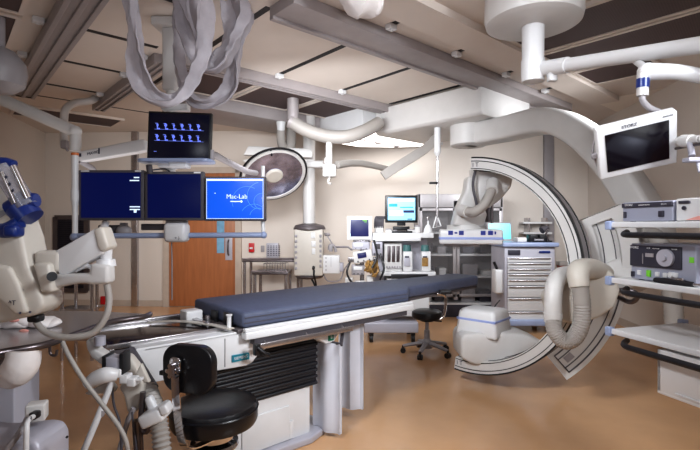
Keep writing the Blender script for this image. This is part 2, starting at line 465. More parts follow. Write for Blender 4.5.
for z in (.818, .846): m.bx(.01, 1.33, -.0025, .003, z, z+.004)
part('seam', m, 'dgrey', mat_)
m = MB(TM); m.prism([(-.02, .02), (1.36, .02), (1.5, .12), (2.52, .19), (2.52, .45), (1.5, .53), (1.36, .62), (-.02, .62)], .765, .787, None, .004); part('tabletop', m, 'raild', tb)
m = MB(TM); m.bx(0, 1.36, -.035, .02, .735, .775, .006); m.bx(0, 1.36, -.03, .0, .775, .795, .003); part('edge_rail', m, 'white', tb)
m = MB(TM); m.bx(0, 1.36, .62, .67, .735, .775, .006); part('edge_rail', m, 'white', tb)
m = MB(TM); m.bx(.06, 1.3, -.02, .0, .70, .735); m.bx(.06, 1.3, .0, .6, .70, .765); part('underframe', m, 'dgrey', tb)
s0, z0 = sz(255, 341, -.06); 
m = MB(TM); m.bx(.06, .74, -.062, -.05, .68, .712, .003)
for s in (.12, .4, .68): m.cyl((s, -.05, .697), (s, -.01, .712), .01, n=10)
part('accessory_rail', m, 'steel', tb)
m = MB(TM); m.box((.04, -.075, .69), (.03, .03, .06), .004); m.tube([(.04, -.085, .70), (.07, -.1, .67), (.1, -.1, .655)], .012, k=3); part('lever', m, 'black', tb)
bp = [(136, 349), (245, 331), (347, 311), (347, 317), (340, 331), (334, 342), (326, 344), (316, 338.5), (290, 343), (268, 347.5), (259, 354), (252, 363), (246, 366), (205, 373), (136, 386)]
m = MB(TM); m.prism([sz(x, y, .03) for x, y in bp], .03, .56, SXZ, .006); beam = part('beam', m, 'white', tb)
bp2 = [sz(x, y, .025) for x, y in ((232, 355.5), (249, 352.5), (249, 359), (232, 362.5))]
m = MB(TM); m.prism(bp2, .022, .032, SXZ); part('name_plate', m, 'teal', beam)
c = ((bp2[0][0]+bp2[1][0])/2, sum(p[1] for p in bp2)/4)
m = MB(TM); m.text('SIEMENS', Matrix.Translation((c[0], .0205, c[1])) @ Matrix.Rotation(R(90), 4, 'X'), .022); part('lettering', m, 'white', beam, label='white lettering on teal plate')
g = [sz(x, y, .025) for x, y in ((328.5, 334.5), (333.5, 333.5), (333.5, 340), (328.5, 341))]
m = MB(TM); m.prism(g, .022, .032, SXZ); m.mi = 1
gc = (sum(p[0] for p in g)/4, sum(p[1] for p in g)/4)
m.text('8', Matrix.Translation((gc[0], .02, gc[1])) @ Matrix.Rotation(R(90), 4, 'X'), .03); part('sticker', m, ['green', 'white'], beam, label='small green square sticker with white mark')
m = MB(TM); s1, _ = sz(205, 350, .025); m.bx(s1+.11, s1+.114, .026, .034, .6, .75); part('seam', m, 'greyp', beam)
m = MB(TM)
for k in range(18):
    z = .352+k*.0205; e = .007 if k % 2 else 0
    l = -.02-.2*(k/17)
    m.box(((l+.58)/2-.01, .31, z), (.58-l-2*e+.02, .44-2*e, .0225), .009)
m.bx(-.12, .52, .14, .48, .34, .72)
part('bellows', m, 'rubber', tb)
m = MB(TM); m.bx(-.06, .53, .11, .51, .04, .345, .008); col_ = part('column', m, 'white', tb)
m = MB(TM); m.bx(.05, .37, .1, .115, .05, .255, .003); m.bx(.37, .4, .1, .115, .05, .16, .003); part('access_panel', m, 'white', col_)
m = MB(TM); m.prism([(0, .07), (.5, .05), (.64, .1), (.7, .3), (.66, .54), (.5, .62), (0, .62), (-.08, .5), (-.08, .2)], 0, .045, None, .01); part('base', m, 'lilac', tb)
# head end plate
m = MB(TM); m.prism([(-.62, .13), (-.02, .13), (-.02, .6), (-.62, .6)], .758, .782, None, .004); hp = part('head_plate', m, 'glass_d', tb, label='dark glossy end plate')
m = MB(TM); m.bx(-.64, -.0, .118, .132, .765, .79, .003); m.bx(-.64, -.6, .12, .62, .75, .768, .004); m.bx(-.64, -.0, .6, .63, .745, .8, .006); part('plate_edge', m, 'steel', hp)
m = MB(TM); m.bx(-.5, .0, .03, .13, .755, .768, .004); m.bx(-.6, .0, .13, .55, .70, .757); part('bracket', m, 'raild', tb)
# grey lead curtain panels under the far side
def panel(p, q, z0, z1, name='shield_panel'):
    m = MB(); d = (q-p); n = V((-d.y, d.x, 0)).normalized()*.012; pts = []
    K = 8
    for i in range(K+1):
        c = p+d*(i/K)+n*(1.2*math.sin(i*1.1)); pts.append(c)
    poly = [(c.x-n.x, c.y-n.y) for c in pts]+[(c.x+n.x, c.y+n.y) for c in pts[::-1]]
    m.prism(poly, z0, z1); m.prism([(a*1.0, b) for a, b in poly], z0-.012, z0+.004)
    return part(name, m, 'apron', tb, label='hanging grey lead curtain')
def gp(px, Y): return V(((px-350)/F*Y, Y, 0))
panel(gp(314, 3.02), gp(340, 2.9), .045, .6)
panel(gp(339, 3.2), gp(363, 3.16), .1, .735)
m = MB(); m.tube([V((*gp(315, 3.02).xy, .6)), V((*gp(341, 2.9).xy, .6)), V((*gp(345, 3.2).xy, .71)), V((*gp(364, 3.16).xy, .71))], .014); part('curtain_rail', m, 'dgrey', tb)
# accessories lying on the head end
t = thing('rail_clamp', 'white clamp block on the dark end plate beside the navy mattress', 'clamp', TM @ V((-.08, .45, .782)))
m = MB(TM); m.box((-.1, .44, .815), (.1, .1, .066), .008); part('body', m, 'white', t)
m = MB(TM); m.box((-.1, .3, .80), (.03, .2, .012), .004); m.cyl((-.06, .3, .79), (-.06, .3, .83), .012); part('jaw', m, 'steel', t)
t = thing('arm_board_strap', 'curved tan metal strip lying across the table end', 'strip', TM @ V((-.15, .2, .783)))
m = MB(TM); m.sweep([(-.32, .52, .79), (-.2, .4, .80), (-.1, .2, .80), (-.05, .03, .795)], [(-.02, -.003), (.02, -.003), (.02, .003), (-.02, .003)], (1, .2, 0), 6); part('strip', m, 'cream', t)
m = MB(TM); m.cyl((-.05, .06, .783), (-.05, .06, .86), .012); m.cyl((-.05, .06, .86), (-.05, .06, .868), .017); part('post', m, 'white', t)
t = thing('strap_buckle', 'black strap with grey buckles around the near mattress corner', 'strap', TM @ V((.0, .25, .79)))
m = MB(TM); m.bx(-.016, -.004, .1, .2, .787, .86, .004); m.bx(-.016, -.004, .28, .36, .787, .85, .004); part('strap', m, 'black', t)

# ================================================================ STOOLS
def star(t, mats, r, z, cx, cy, rot=0):
    for k in range(5):
        th = rot+k*2*math.pi/5; d = V((math.cos(th), math.sin(th), 0)); c = V((cx, cy, 0))
        m = MB(); m.tube([c+d*.02+V((0, 0, z+.03)), c+d*r*.5+V((0, 0, z+.015)), c+d*r+V((0, 0, z-.01))], [.028, .024, .018], sq=(.8, 1.1), k=3); lg = part('leg', m, mats, t)
        m = MB(); p = c+d*r
        n = V((-d.y, d.x, 0))
        for q in (-.014, .014): m.cyl(p+n*(q-.009)+V((0, 0, .028)), p+n*(q+.009)+V((0, 0, .028)), .028, n=16)
        m.cyl(p+V((0, 0, .03)), p+V((0, 0, z-.005)), .012, n=10); part('caster', m, 'black', lg)
sx, sy = (214.5-350)/F*2.2, 2.2
t = thing('stool', 'black padded stool with backrest in front of the table, nearest the camera', 'stool', (sx, sy, 0))
m = MB(Matrix.Translation((sx, sy, 0))); m.lathe([(.0, .40), (.17, .40), (.193, .41), (.203, .43), (.203, .485), (.195, .505), (.16, .517), (.08, .52), (0, .52)]); seat = part('seat', m, 'vinyl', t)
m = MB(Matrix.Translation((sx, sy, 0))); m.lathe([(.204, .478), (.2075, .482), (.204, .487)]); part('piping', m, 'vinyl', seat)
m = MB(Matrix.Translation((sx, sy, 0))); m.lathe([(.03, .1), (.03, .28), (.045, .28), (.045, .33), (.09, .34), (.09, .4), (.0, .4)]); part('column', m, 'chrome', t)
m = MB(Matrix.Translation((sx, sy, 0))); m.lathe([(.11, .3), (.115, .31), (.11, .325)]); part('height_ring', m, 'chrome', t)
star(t, 'chrome', .27, .1, sx, sy, .3)
bc = V(((189.5-350)/F*1.98, 1.98, .735))
n = V((-.28, -.96, 0)).normalized(); bu = V((-n.y, n.x, 0)); BM = Matrix(((bu.x, 0, n.x, bc.x), (bu.y, 0, n.y, bc.y), (0, 1, 0, bc.z), (0, 0, 0, 1)))
def rrect(w, h, r, n=6):
    pts = []
    for cx, cy, a0 in ((w/2-r, h/2-r, 0), (-w/2+r, h/2-r, 90), (-w/2+r, -h/2+r, 180), (w/2-r, -h/2+r, 270)):
        for i in range(n+1):
            a = R(a0+90*i/n); pts.append((cx+r*math.cos(a), cy+r*math.sin(a)))
    return pts
m = MB(BM); m.prism(rrect(.245, .205, .07, 8), -.025, .02, None, .018)
bk = part('backrest', m, 'vinyl', t)
m = MB(BM); bx_ = -.045
m.sweep([(bx_, .05, .03), (bx_, -.06, .034), (bx_+.012, -.18, .036), (bx_+.03, -.3, .03), (bx_+.045, -.345, -.01), (bx_+.08, -.352, -.12)], [(-.019, -.003), (.019, -.003), (.019, .003), (-.019, .003)], (1, 0, 0), 6); part('back_bar', m, 'chrome', t)
m = MB(BM); m.prism(rrect(.055, .07, .02, 4), .025, .04, Matrix.Translation((bx_, .02, 0)), .004)
m.M = BM @ Matrix.Translation((bx_, 0, .04))
for k in range(6): m.cyl((.025*math.cos(k*1.047), .025*math.sin(k*1.047), 0), (.025*math.cos(k*1.047), .025*math.sin(k*1.047), .018), .009, n=8)
m.cyl((0, 0, 0), (0, 0, .022), .02, n=14); part('adjusting_knob', m, 'chrome', bk)
m = MB(BM); m.box((-.13, -.03, .0), (.035, .02, .02), .004); part('peg', m, 'black', bk)
# round stool behind
qx, qy = (427-350)/F*4.85, 4.85
t = thing('stool', 'small round black stool with grey star base beyond the table end', 'stool', (qx, qy, 0))
m = MB(Matrix.Translation((qx, qy, 0))); m.lathe([(0, .37), (.14, .37), (.157, .385), (.16, .41), (.155, .44), (.13, .455), (0, .46)]); part('seat', m, 'vinyl', t)
m = MB(Matrix.Translation((qx, qy, 0))); m.lathe([(.05, .06), (.055, .13), (.03, .16), (.028, .25), (.018, .25), (.018, .36), (.06, .37)]); part('column', m, 'greyp', t)
m = MB(Matrix.Translation((qx, qy, 0))); m.tube([(.03, 0, .35), (.15, -.03, .345)], .008); m.lathe([(.0, .34), (.07, .345), (.07, .37)]); part('lever', m, 'black', t)
star(t, 'greyp', .25, .085, qx, qy, .5)

# ================================================================ CEILING C-ARM
ca = thing('c_arm', 'large white ceiling-hung c-shaped x-ray arm right of the table', 'x-ray machine', AB(3.4, 4.9, CEIL-.4))
m = MB(G)
prof = [(4.3, 2.87), (4.3, 2.56), (4.34, 2.53), (5.35, 2.53), (5.35, 2.87)]
GY = Matrix(((1, 0, 0, 0), (0, 0, 1, 0), (0, 1, 0, 0), (0, 0, 0, 1)))
m.prism(prof, 2.74, 4.34, GY, .015); m.bx(4.45, 5.25, 2.85, 4.1, 2.8, 2.9)
cg = part('carriage', m, 'whitew', ca)
pv = V((1.40, 5.45, 0))
m = MB(Matrix.Translation(pv)); m.lathe([(.19, 2.275), (.215, 2.29), (.215, 2.515), (.3, 2.525), (.34, 2.535), (.36, 2.55), (.3, 2.56)]); part('pivot_disc', m, 'whitew', ca)
rr_ = [(x, y) for x, y in rrect(.34, .3, .05, 3)]
def armsec(w, h): return rrect(w, h, .045, 3)
Lp = [V((1.40, 5.45, 2.4)), V((1.5, 5.34, 2.4)), V((1.72, 5.05, 2.4)), V((1.98, 4.62, 2.39)), P(580, 133, 4.38), P(612, 163, 4.1), P(637, 200, 3.9), P(652, 230, 3.78), P(652, 254, 3.7), P(632, 272, 3.64), P(606, 284, 3.64)]
m = MB(); m.sweep(Lp, armsec(.28, .25), V((.86, .5, 0)), 5); part('support_arm', m, 'whitew', ca)
# C arc
cc = V((1.045, 3.95, 1.012))
al = R(42); cu_ = V((math.cos(al), -math.sin(al), 0)); cn = V((-math.sin(al), -math.cos(al), 0))   # cn towards us
def arc(a0, a1, r, sec, off=0, c=None, K=60, u=None, n_=None):
    u = u or cu_; n_ = n_ or cn
    pts = []
    N, n = K+1, len(sec); vs, fs = [], []
    o = c or cc
    for i in range(N):
        th = R(a0+(a1-a0)*i/K); rad = u*math.cos(th)+V((0, 0, math.sin(th)))
        for (x, y) in sec: vs.append(o+rad*(r+x)+n_*(y+off))
    for i in range(N-1):
        for j in range(n): fs.append((i*n+j, i*n+(j+1) % n, (i+1)*n+(j+1) % n, (i+1)*n+j))
    fs.append(tuple(range(n))[::-1]); fs.append(tuple((N-1)*n+j for j in range(n)))
    return vs, fs
RO = .9
def rect(x0, x1, y0, y1): return [(x0, y0), (x1, y0), (x1, y1), (x0, y1)]
m = MB(); m.add(*arc(88, -98, RO, rect(-.1, 0, -.085, .085))); cring = part('c_arc', m, 'whitew', ca)
m = MB()
for x0, x1, y0, y1 in ((-.004, .008, .055, .087), (-.004, .006, -.087, -.07), (-.03, -.024, .08, .088), (-.092, -.086, .08, .088), (-.104, -.098, .04, .05), (-.104, -.098, -.05, -.04)):
    m.add(*arc(87.7, -97.7, RO, rect(x0, x1, y0, y1)))
part('guide_track', m, 'black', cring, label='black guide lines along the arc')
m = MB(); m.add(*arc(87, -97, RO, rect(-.002, .004, -.05, .05))); part('edge_track', m, 'greyp', cring)
m = MB()
for a_ in (85, -95):
    th = R(a_); p = cc+(cu_*math.cos(th)+V((0, 0, math.sin(th))))*(RO-.06)+cn*.086
    FM = Matrix(((cu_.x, 0, cn.x, p.x), (cu_.y, 0, cn.y, p.y), (0, 1, 0, p.z), (0, 0, 0, 1)))
    m.text('I T', FM, .05)
part('marking', m, 'mark', cring)
# outer swivel arc that carries the C
RS = 1.05; a2_ = R(20); ku = V((math.cos(a2_), -math.sin(a2_), 0)); kn = V((-math.sin(a2_), -math.cos(a2_), 0))
def arc2(a0, a1, sec): return arc(a0, a1, RS, sec, u=ku, n_=kn)
m = MB(); m.add(*arc2(23, -51, rect(-.12, .12, -.24, -.02))); swa = part('swivel_arc', m, 'whitew', ca)
m = MB()
for x0, x1 in ((-.085, -.075), (-.045, -.038), (.035, .042), (.075, .085)): m.add(*arc2(20, -48.5, rect(x0, x1, -.023, -.014)))
m.add(*arc2(-48, -48.5, rect(-.085, .085, -.023, -.014))); part('guide_track', m, 'dgrey', swa)
m = MB(); m.add(*arc2(24, -6, rect(-.135, -.08, -.26, .03))); m.add(*arc2(24, -6, rect(.07, .2, -.26, .03))); m.add(*arc2(24, 20.5, rect(-.13, .195, -.255, .028))); part('end_housing', m, 'whitew', swa)
m = MB(); m.add(*arc2(-42, -46, rect(-.03, .02, -.023, -.016))); part('warning_sticker', m, 'greyp', swa)
m = MB(); m.pix([(556, 300), (574, 278), (600, 266), (614, 272), (622, 290), (616, 308), (600, 318), (580, 326), (562, 322)], 3.26, .3, .03); part('joint_housing', m, 'cream', ca)
# detector
dp = P(470, 237.5, 4.05)
DMx = frame(dp, (cu_.x*.98, cu_.y*.2, 0))
m = MB(DMx); m.box((0, .1, .008), (.53, .42, .128), .018); det = part('detector_panel', m, 'white', ca)
m = MB(DMx); m.box((0, .1, -.005), (.534, .424, .022), .003); part('stripe', m, 'bluel', det)
m = MB(DMx)
for x in (-.17, -.08, .1, .16):
    m.box((x, -.112, .042), (.04, .004, .036)); 
m.box((-.125, -.112, .042), (.022, .004, .014)); m.box((.2, -.112, .042), (.012, .004, .024)); part('marking', m, 'markb', det)
m = MB(DMx); m.box((-.07, .12, -.065), (.3, .3, .03), .004); part('collimator_plate', m, 'greyp', det)
m = MB(DMx); m.cyl((-.03, .1, .05), (-.03, .1, .11), .17, .165, n=36); m.cyl((-.03, .1, .11), (-.03, .1, .13), .13, n=36); part('turntable', m, 'whitew', ca)
m = MB(); m.pix([(453, 226), (459, 205), (466, 190), (468, 176), (474, 176), (480, 200), (488, 214), (484, 227)], 4.0, .16, .03); part('detector_neck', m, 'whitew', ca)
m = MB(); m.pix([(474, 166), (500, 168), (514, 178), (512, 187), (501, 200), (486, 210), (477, 205)], 3.95, .2, .03); part('detector_housing', m, 'whitew', ca)
m = MB(); m.tube([P(492, 188, 3.86), P(489, 196, 3.83), P(483, 206, 3.82), P(474, 212, 3.84), P(466, 211, 3.9)], .04, n=14, k=9, ridges=1); part('detector_hose', m, 'hose', ca)
m = MB(); m.cyl(P(492, 191, 3.84), P(493, 182, 3.92), .05); m.cyl(P(468, 212, 3.88), P(461, 210, 3.97), .05); part('hose_collar', m, 'whitew', ca)
m = MB(); m.tube([P(476, 168, 3.9), P(473, 185, 3.88), P(477, 205, 3.88)], .012, k=5); part('cable', m, 'dgrey', ca)
m = MB(); m.tube([P(489, 208, 4.2), P(489, 222, 4.2)], .035); m.cyl(P(492, 205, 4.1), P(492, 223, 4.1), .012); part('lock_post', m, 'steeld', ca)
# x-ray tube at the lower end
m = MB(); m.pix([(461, 340), (464, 334), (505, 333), (527, 335), (546, 343), (535, 356), (516, 363), (494, 367), (474, 365.5), (462, 359)], 3.8, .34, .035); part('tube_housing', m, 'whitew', ca)
tp = P(481, 322, 3.95)
m = MB(frame(tp, cu_)); m.box((0, .05, 0), (.38, .34, .23), .035, taper=.86); tc_ = part('tube_cover', m, 'white', ca)
m = MB(frame(tp, cu_)); m.box((0, .05, .03), (.351, .315, .02), .004); part('stripe', m, 'bluel', tc_)
# big hoses
m = MB(); m.tube([P(553, 318, 3.17), P(555, 331, 3.14), P(564, 341, 3.12), P(574, 338, 3.10), P(581, 324, 3.08), P(582, 305, 3.08), P(579, 280, 3.08)], .054, n=18, k=14, ridges=1); part('cable_hose', m, 'hose', ca)
m = MB(); m.tube([P(553, 322, 3.17), P(553, 300, 3.18), P(555, 284, 3.22), P(561, 276, 3.30), P(570, 274, 3.42)], [.058, .058, .06, .062, .062], n=20, k=6); m.cyl(P(553, 318, 3.17), P(553, 313, 3.17), .062); part('hose_elbow', m, 'whitew', ca)
m = MB(); m.tube([P(579.5, 287, 3.08), P(578, 276, 3.10), P(580, 270, 3.14), P(592, 269, 3.27), P(604, 274, 3.40)], [.064, .07, .074, .074, .07], n=20, k=5); part('hose_elbow', m, 'cream', ca)
m = MB(); m.tube([P(612, 293, 3.5), P(622, 290, 3.3), P(634, 292, 3.25), P(637, 298, 3.28), P(630, 302, 3.35), P(618, 297, 3.45), P(608, 292, 3.62)], .018, k=5); part('grab_handle', m, 'steeld', ca)
m = MB(); m.tube([P(648, 235, 3.62), P(658, 240, 3.5), P(668, 270, 3.42), P(673, 305, 3.4), P(676, 335, 3.4), P(690, 360, 3.42), P(715, 372, 3.45)], .062, n=14, k=14, ridges=1); part('cable_hose', m, 'hose', ca)

# ================================================================ RIGHT EQUIPMENT BOOM
ex = V((.31, -.95, 0)).normalized()
O = V((1.222, 2.15, 0)); BF = frame(O, ex)          # local x = along the open edge towards us, y = into the shelf
cx_, cy_ = .3, .43
bm_ = thing('equipment_boom', 'white ceiling equipment boom with three shelves at the right edge', 'equipment boom', (BF @ V((cx_, cy_, .5))))
cp = BF @ V((cx_, cy_, 0))
m = MB(); m.cyl(V((cp.x, cp.y, .62)), V((cp.x, cp.y, 2.3)), .06); part('column', m, 'white', bm_)
DC = V(((533-350)/F*3.0, 3.0, 0))
m = MB(Matrix.Translation(DC)); m.lathe([(.285, CEIL), (.3, CEIL-.02), (.305, 2.70), (.295, 2.66), (.25, 2.64), (.07, 2.635)], n=56); part('ceiling_mount', m, 'whitew', bm_)
m = MB(Matrix.Translation(DC)); m.lathe([(.07, 2.65), (.068, 2.42), (.073, 2.42), (.073, 2.33), (.07, 2.28), (.04, 2.27)]); part('pivot_post', m, 'white', bm_)
m = MB(); a1, a2 = V((DC.x+.03, DC.y, 2.36)), V((cp.x, cp.y, 2.16)); dd = a2-a1
m.cyl(a1, a1+dd*.2, .048); m.cyl(a1+dd*.15, a2, .04); m.cyl(V((cp.x, cp.y, 2.05)), V((cp.x, cp.y, 2.3)), .085); m.box(a1+dd*.1+V((0, 0, -.06)), (.05, .05, .06), .008); part('boom_arm', m, 'white', bm_)
for z in (1.362, 1.105, .868):
    m = MB(BF); m.bx(0, .62, 0, .45, z-.02, z, .004); m.bx(-.01, .63, -.012, .004, z-.024, z+.002, .004); sh = part('shelf', m, 'white', bm_)
    m = MB(BF); m.box((-.01, -.006, z-.014), (.032, .032, .042), .006); m.box((-.0, .45, z-.005), (.04, .03, .04), .006); part('corner_cap', m, 'blueg', sh)
    m = MB(BF); hz_ = z-.055
    m.tube([(.05, .03, hz_+.01), (.09, -.03, hz_), (.2, -.045, hz_), (.5, -.05, hz_), (.62, -.03, hz_)], .013, k=5); part('handle', m, 'rubber', sh)
m = MB(BF)
m.bx(.22, .62, .0, .02, .655, .83, .004); m.bx(.22, .24, .0, .3, .655, .83, .004); m.bx(.22, .62, 0, .3, .645, .66, .004); m.bx(.22, .62, .28, .3, .655, .835, .004); m.bx(.3, .42, -.006, .004, .665, .672); part('tray', m, 'white', bm_)
# devices on the boom
def device(name, label, x0, x1, y0, y1, z0, z1, mat):
    c = BF @ V(((x0+x1)/2, (y0+y1)/2, z0)); t = thing(name, label, 'medical device', c)
    m = MB(BF); m.bx(x0, x1, y0, y1, z0+.004, z1, .006); body = part('housing', m, mat, t)
    m = MB(BF)
    for x in (x0+.03, x1-.03):
        for y in (y0+.03, y1-.03): m.cyl((x, y, z0), (x, y, z0+.01), .012, n=10)
    part('foot', m, 'black', body); return t, body
def face(x, z, y): return Matrix.Translation((x, y, z)) @ Matrix.Rotation(R(90), 4, 'X')
t, b_ = device('light_source', 'silver medical unit with black top strip on the top right shelf', .035, .275, .02, .36, 1.362, 1.452, 'shelfdev')
m = MB(BF); m.bx(.037, .273, .012, .022, 1.428, 1.448, .002); m.bx(.045, .057, .012, .022, 1.382, 1.41, .002); m.bx(.213, .237, .012, .022, 1.384, 1.41, .003); part('front_strip', m, 'panel_b', b_)
m = MB(BF); m.text('STORZ', face(.075, 1.439, .011), .013); m.text('XENON NOVA', face(.15, 1.437, .011), .008); m.text('201315', face(.24, 1.437, .011), .008); part('lettering', m, 'white', b_)
t, b_ = device('camera_control_unit', 'white medical unit beside the silver one on the top shelf', .285, .6, .02, .36, 1.362, 1.457, 'white')
m = MB(BF); m.bx(.3, .345, .012, .022, 1.436, 1.447, .002); m.cyl((.322, .018, 1.418), (.322, .012, 1.418), .008, n=14); part('front_mark', m, 'panel_b', b_)
m = MB(BF); m.prism([(.33, 1.37), (.38, 1.385), (.46, 1.388), (.46, 1.37)], -.022, -.012, Matrix(((1, 0, 0, 0), (0, 0, -1, 0), (0, 1, 0, 0), (0, 0, 0, 1)))); part('front_curve', m, 'pink', b_, label='pink curved graphic')
t, b_ = device('insufflator', 'grey medical unit with round dial on the middle right shelf', .07, .36, .03, .36, 1.105, 1.268, 'shelfdev')
m = MB(BF); m.bx(.073, .305, .02, .032, 1.168, 1.26, .003); m.bx(.077, .09, .02, .032, 1.118, 1.142, .002); pb = part('front_panel', m, 'panel_b', b_)
m = MB(BF); m.cyl((.245, .022, 1.213), (.245, .008, 1.213), .036, n=32); m.cyl((.245, .008, 1.213), (.245, -.002, 1.213), .012, n=16); part('dial', m, 'lilac', pb)
m = MB(BF); m.bx(.152, .19, .016, .022, 1.212, 1.228); m.bx(.138, .14, .016, .022, 1.18, 1.225); part('display', m, 'greyp', pb)
m = MB(BF); m.text('STORZ', face(.097, 1.25, .018), .014); m.text('SCB', face(.165, 1.25, .018), .009); m.text('electronic', face(.2, 1.25, .018), .008); m.text('264300', face(.28, 1.25, .018), .008); part('lettering', m, 'white', pb)
m = MB(BF)
for x in (.115, .2, .235): m.bx(x-.009, x+.009, .022, .032, 1.13, 1.15, .002)
m.bx(.25, .29, .022, .032, 1.135, 1.155, .004); m.cyl((.26, .03, 1.142), (.26, .018, 1.142), .01, n=14); part('button', m, 'white', b_)
m = MB(BF); m.bx(.151, .169, .022, .032, 1.126, 1.154, .002); part('button', m, 'lime', b_, label='green button')
m = MB(BF); m.bx(.335, .352, .026, .033, 1.2, 1.222); part('sticker', m, 'lime', b_, label='bright green sticker')
t = thing('scope_handle', 'black scope handle resting on the middle shelf in front of the grey unit', 'instrument', BF @ V((.3, .0, 1.105)))
m = MB(BF); m.tube([(.2, .012, 1.117), (.28, .012, 1.117), (.36, .012, 1.117)], [.01, .014, .01]); part('grip', m, 'rubber', t)
m = MB(BF); m.tube([(.355, .012, 1.117), (.5, .012, 1.115)], .006); m.box((.3, .012, 1.132), (.05, .016, .01), .003); part('tube', m, 'chrome', t)

# right monitor on its own knuckle arm
s_ = 2.3/F
u3 = V((66, -20.8, 15)); v3 = V((-19, -27, 46)); Wm, Hm = u3.length*s_, v3.length*s_
u3.normalize(); v3 = (v3-u3*v3.dot(u3)).normalized(); n3 = u3.cross(v3)
mc = P(637, 147, 2.3)
MM = Matrix(((u3.x, v3.x, n3.x, mc.x), (u3.y, v3.y, n3.y, mc.y), (u3.z, v3.z, n3.z, mc.z), (0, 0, 0, 1)))
def monitor(name, label, Mx, w, h, bez, screen, body='black', depth=.05, cat='monitor', loc=None, group=None):
    t = thing(name, label, cat, loc if loc is not None else Mx @ V((0, 0, 0)), group)
    m = MB(Mx); m.box((0, 0, -depth/2), (w, h, depth), .006); m.box((0, 0, -depth-.012), (w*.6, h*.6, .03), .008); hs = part('housing', m, body, t)
    m = MB(Mx); m.box((0, 0, .001), (w-2*bez, h-2*bez, .006), .001); sc = part('screen', m, screen, t)
    return t, hs, sc
t, hs, sc = monitor('monitor', 'white framed monitor with blank black screen, tilted, at upper right', MM, Wm, Hm, .036, 's_off', 'white', .055)
m = MB(MM); m.text('STORZ', Matrix.Translation((-.03, Hm/2-.016, .002)), .022); m.text('ENDOVUE', Matrix.Translation((Wm/2-.04, Hm/2-.014, .002)), .009); part('lettering', m, 'mark', hs)
m = MB(MM); m.box((-Wm/2-.012, -.01, -.03), (.03, .03, .02), .006); m.tube([(-Wm/2+.01, .08, -.06), (-Wm/2-.012, 0, -.06), (-Wm/2+.01, -.1, -.06)], .006, k=4); part('side_handle', m, 'greyp', hs)
ar = thing('jointed_boom', 'white jointed monitor arm with a dark blue band at upper right', 'boom', P(645, 72, 2.25))
kj = P(648, 72, 2.25)
m = MB(); m.ell(kj, (.05, .04, .045)); m.tube([kj, P(676, 72, 2.2), P(715, 78, 2.15), V((1.66, 2.12, 2.06))], [.042, .036, .032, .035], n=16, k=4); part('spring_arm', m, 'white', ar)
m = MB(); m.tube([P(648, 70, 2.27), P(640, 64, 2.4), P(628, 55, 2.6)], .018, k=3); part('stub_tube', m, 'white', ar)
m = MB(); m.cyl(P(643, 70, 2.25), P(642.5, 96, 2.25), .026); dn = part('drop_tube', m, 'whitew', ar)
m = MB(); m.cyl(P(643, 79, 2.25), P(642.7, 88, 2.25), .029); part('band', m, 'blue', dn, label='dark blue band')
m = MB(); m.tube([P(642.5, 94, 2.25), P(643, 101, 2.25), P(650, 108, 2.26), P(663, 114, 2.28), P(669.5, 121, 2.3), P(670.5, 132, 2.34), P(664, 142, 2.38), P(650, 147, 2.4), P(640, 148, 2.39)], .015, k=5); part('hanger_tube', m, 'greyp', ar)
br = thing('wall_bracket', 'grey clamp bracket with thin rod right of the tilted monitor', 'bracket', P(690, 150, 2.1))
m = MB(); m.tube([P(668, 141, 2.4), P(684, 141, 2.2), P(700, 139, 2.1)], [.022, .022, .018]); m.cyl(P(683, 141, 2.2), P(692, 141, 2.15), .03); m.tube([P(700, 139, 2.1), V((1.69, 2.0, 1.74))], .018); part('arm', m, 'whitew', br)
m = MB(); m.tube([P(668, 150, 2.35), P(705, 143, 2.05)], .007); part('rod', m, 'steeld', br)
m = MB(); m.tube([P(690, 143, 2.15), P(692, 156, 2.12)], .014); m.box(P(692, 160, 2.1), (.06, .05, .02), .005); m.tube([P(697, 160, 2.1), P(700, 172, 2.08)], .008); part('clamp', m, 'lilac', br)

# ================================================================ MONITOR BANK (left)
YB = 3.4
mb_ = thing('monitor_boom', 'white tube frame hanging from ceiling that holds the dark monitors', 'monitor mount', P(171, 240, YB))
m = MB(); m.tube([P(75, 154, YB), P(75, 205, YB)], .024, n=16); m.tube([P(75, 204, YB), P(75, 237, YB)], .02, n=16); m.cyl(P(75, 190, YB), P(75, 201, YB), .029); tu = part('side_tube', m, 'white', mb_)
m = MB(); m.cyl(P(75, 153, YB), P(75, 155.5, YB), .026); part('tip', m, 'gold', tu, label='orange tube tip')
m = MB(); m.tube([P(263, 166, YB+.05), P(263, 225, YB+.05), P(263.5, 235, YB)], .015, n=16); part('side_tube', m, 'white', mb_)
m = MB(); m.tube([P(74, 236, YB), P(265, 235, YB)], .02, n=14); m.ell(P(75, 237, YB), (.034, .034, .034)); m.ell(P(263.5, 235, YB), (.026, .026, .026)); part('lower_bar', m, 'blueg', mb_)
m = MB(); m.box(P(177, 232.5, YB-.02), (.165, .12, .14), .03); hub = part('hub_box', m, 'white', mb_)
m = MB(); m.text('+ )', Matrix.Translation(P(177, 238, YB-.083)) @ Matrix.Rotation(R(90), 4, 'X'), .03); part('marking', m, 'mark', hub)
m = MB(); m.box(P(177, 221, YB+.1), (.16, .05, .12), .01); m.bx(P(80, 0, YB).x, P(260, 0, YB).x, YB+.1, YB+.14, P(0, 204, YB).z, P(0, 192, YB).z, .006)
for px in (111, 174, 235): m.box(P(px, 198, YB+.093), (.1, .03, .1), .004)
m.tube([P(75, 198, YB+.02), P(80, 198, YB+.12)], .016); m.tube([P(263.5, 198, YB), P(259, 198, YB+.12)], .014); part('back_rail', m, 'greyp', mb_)
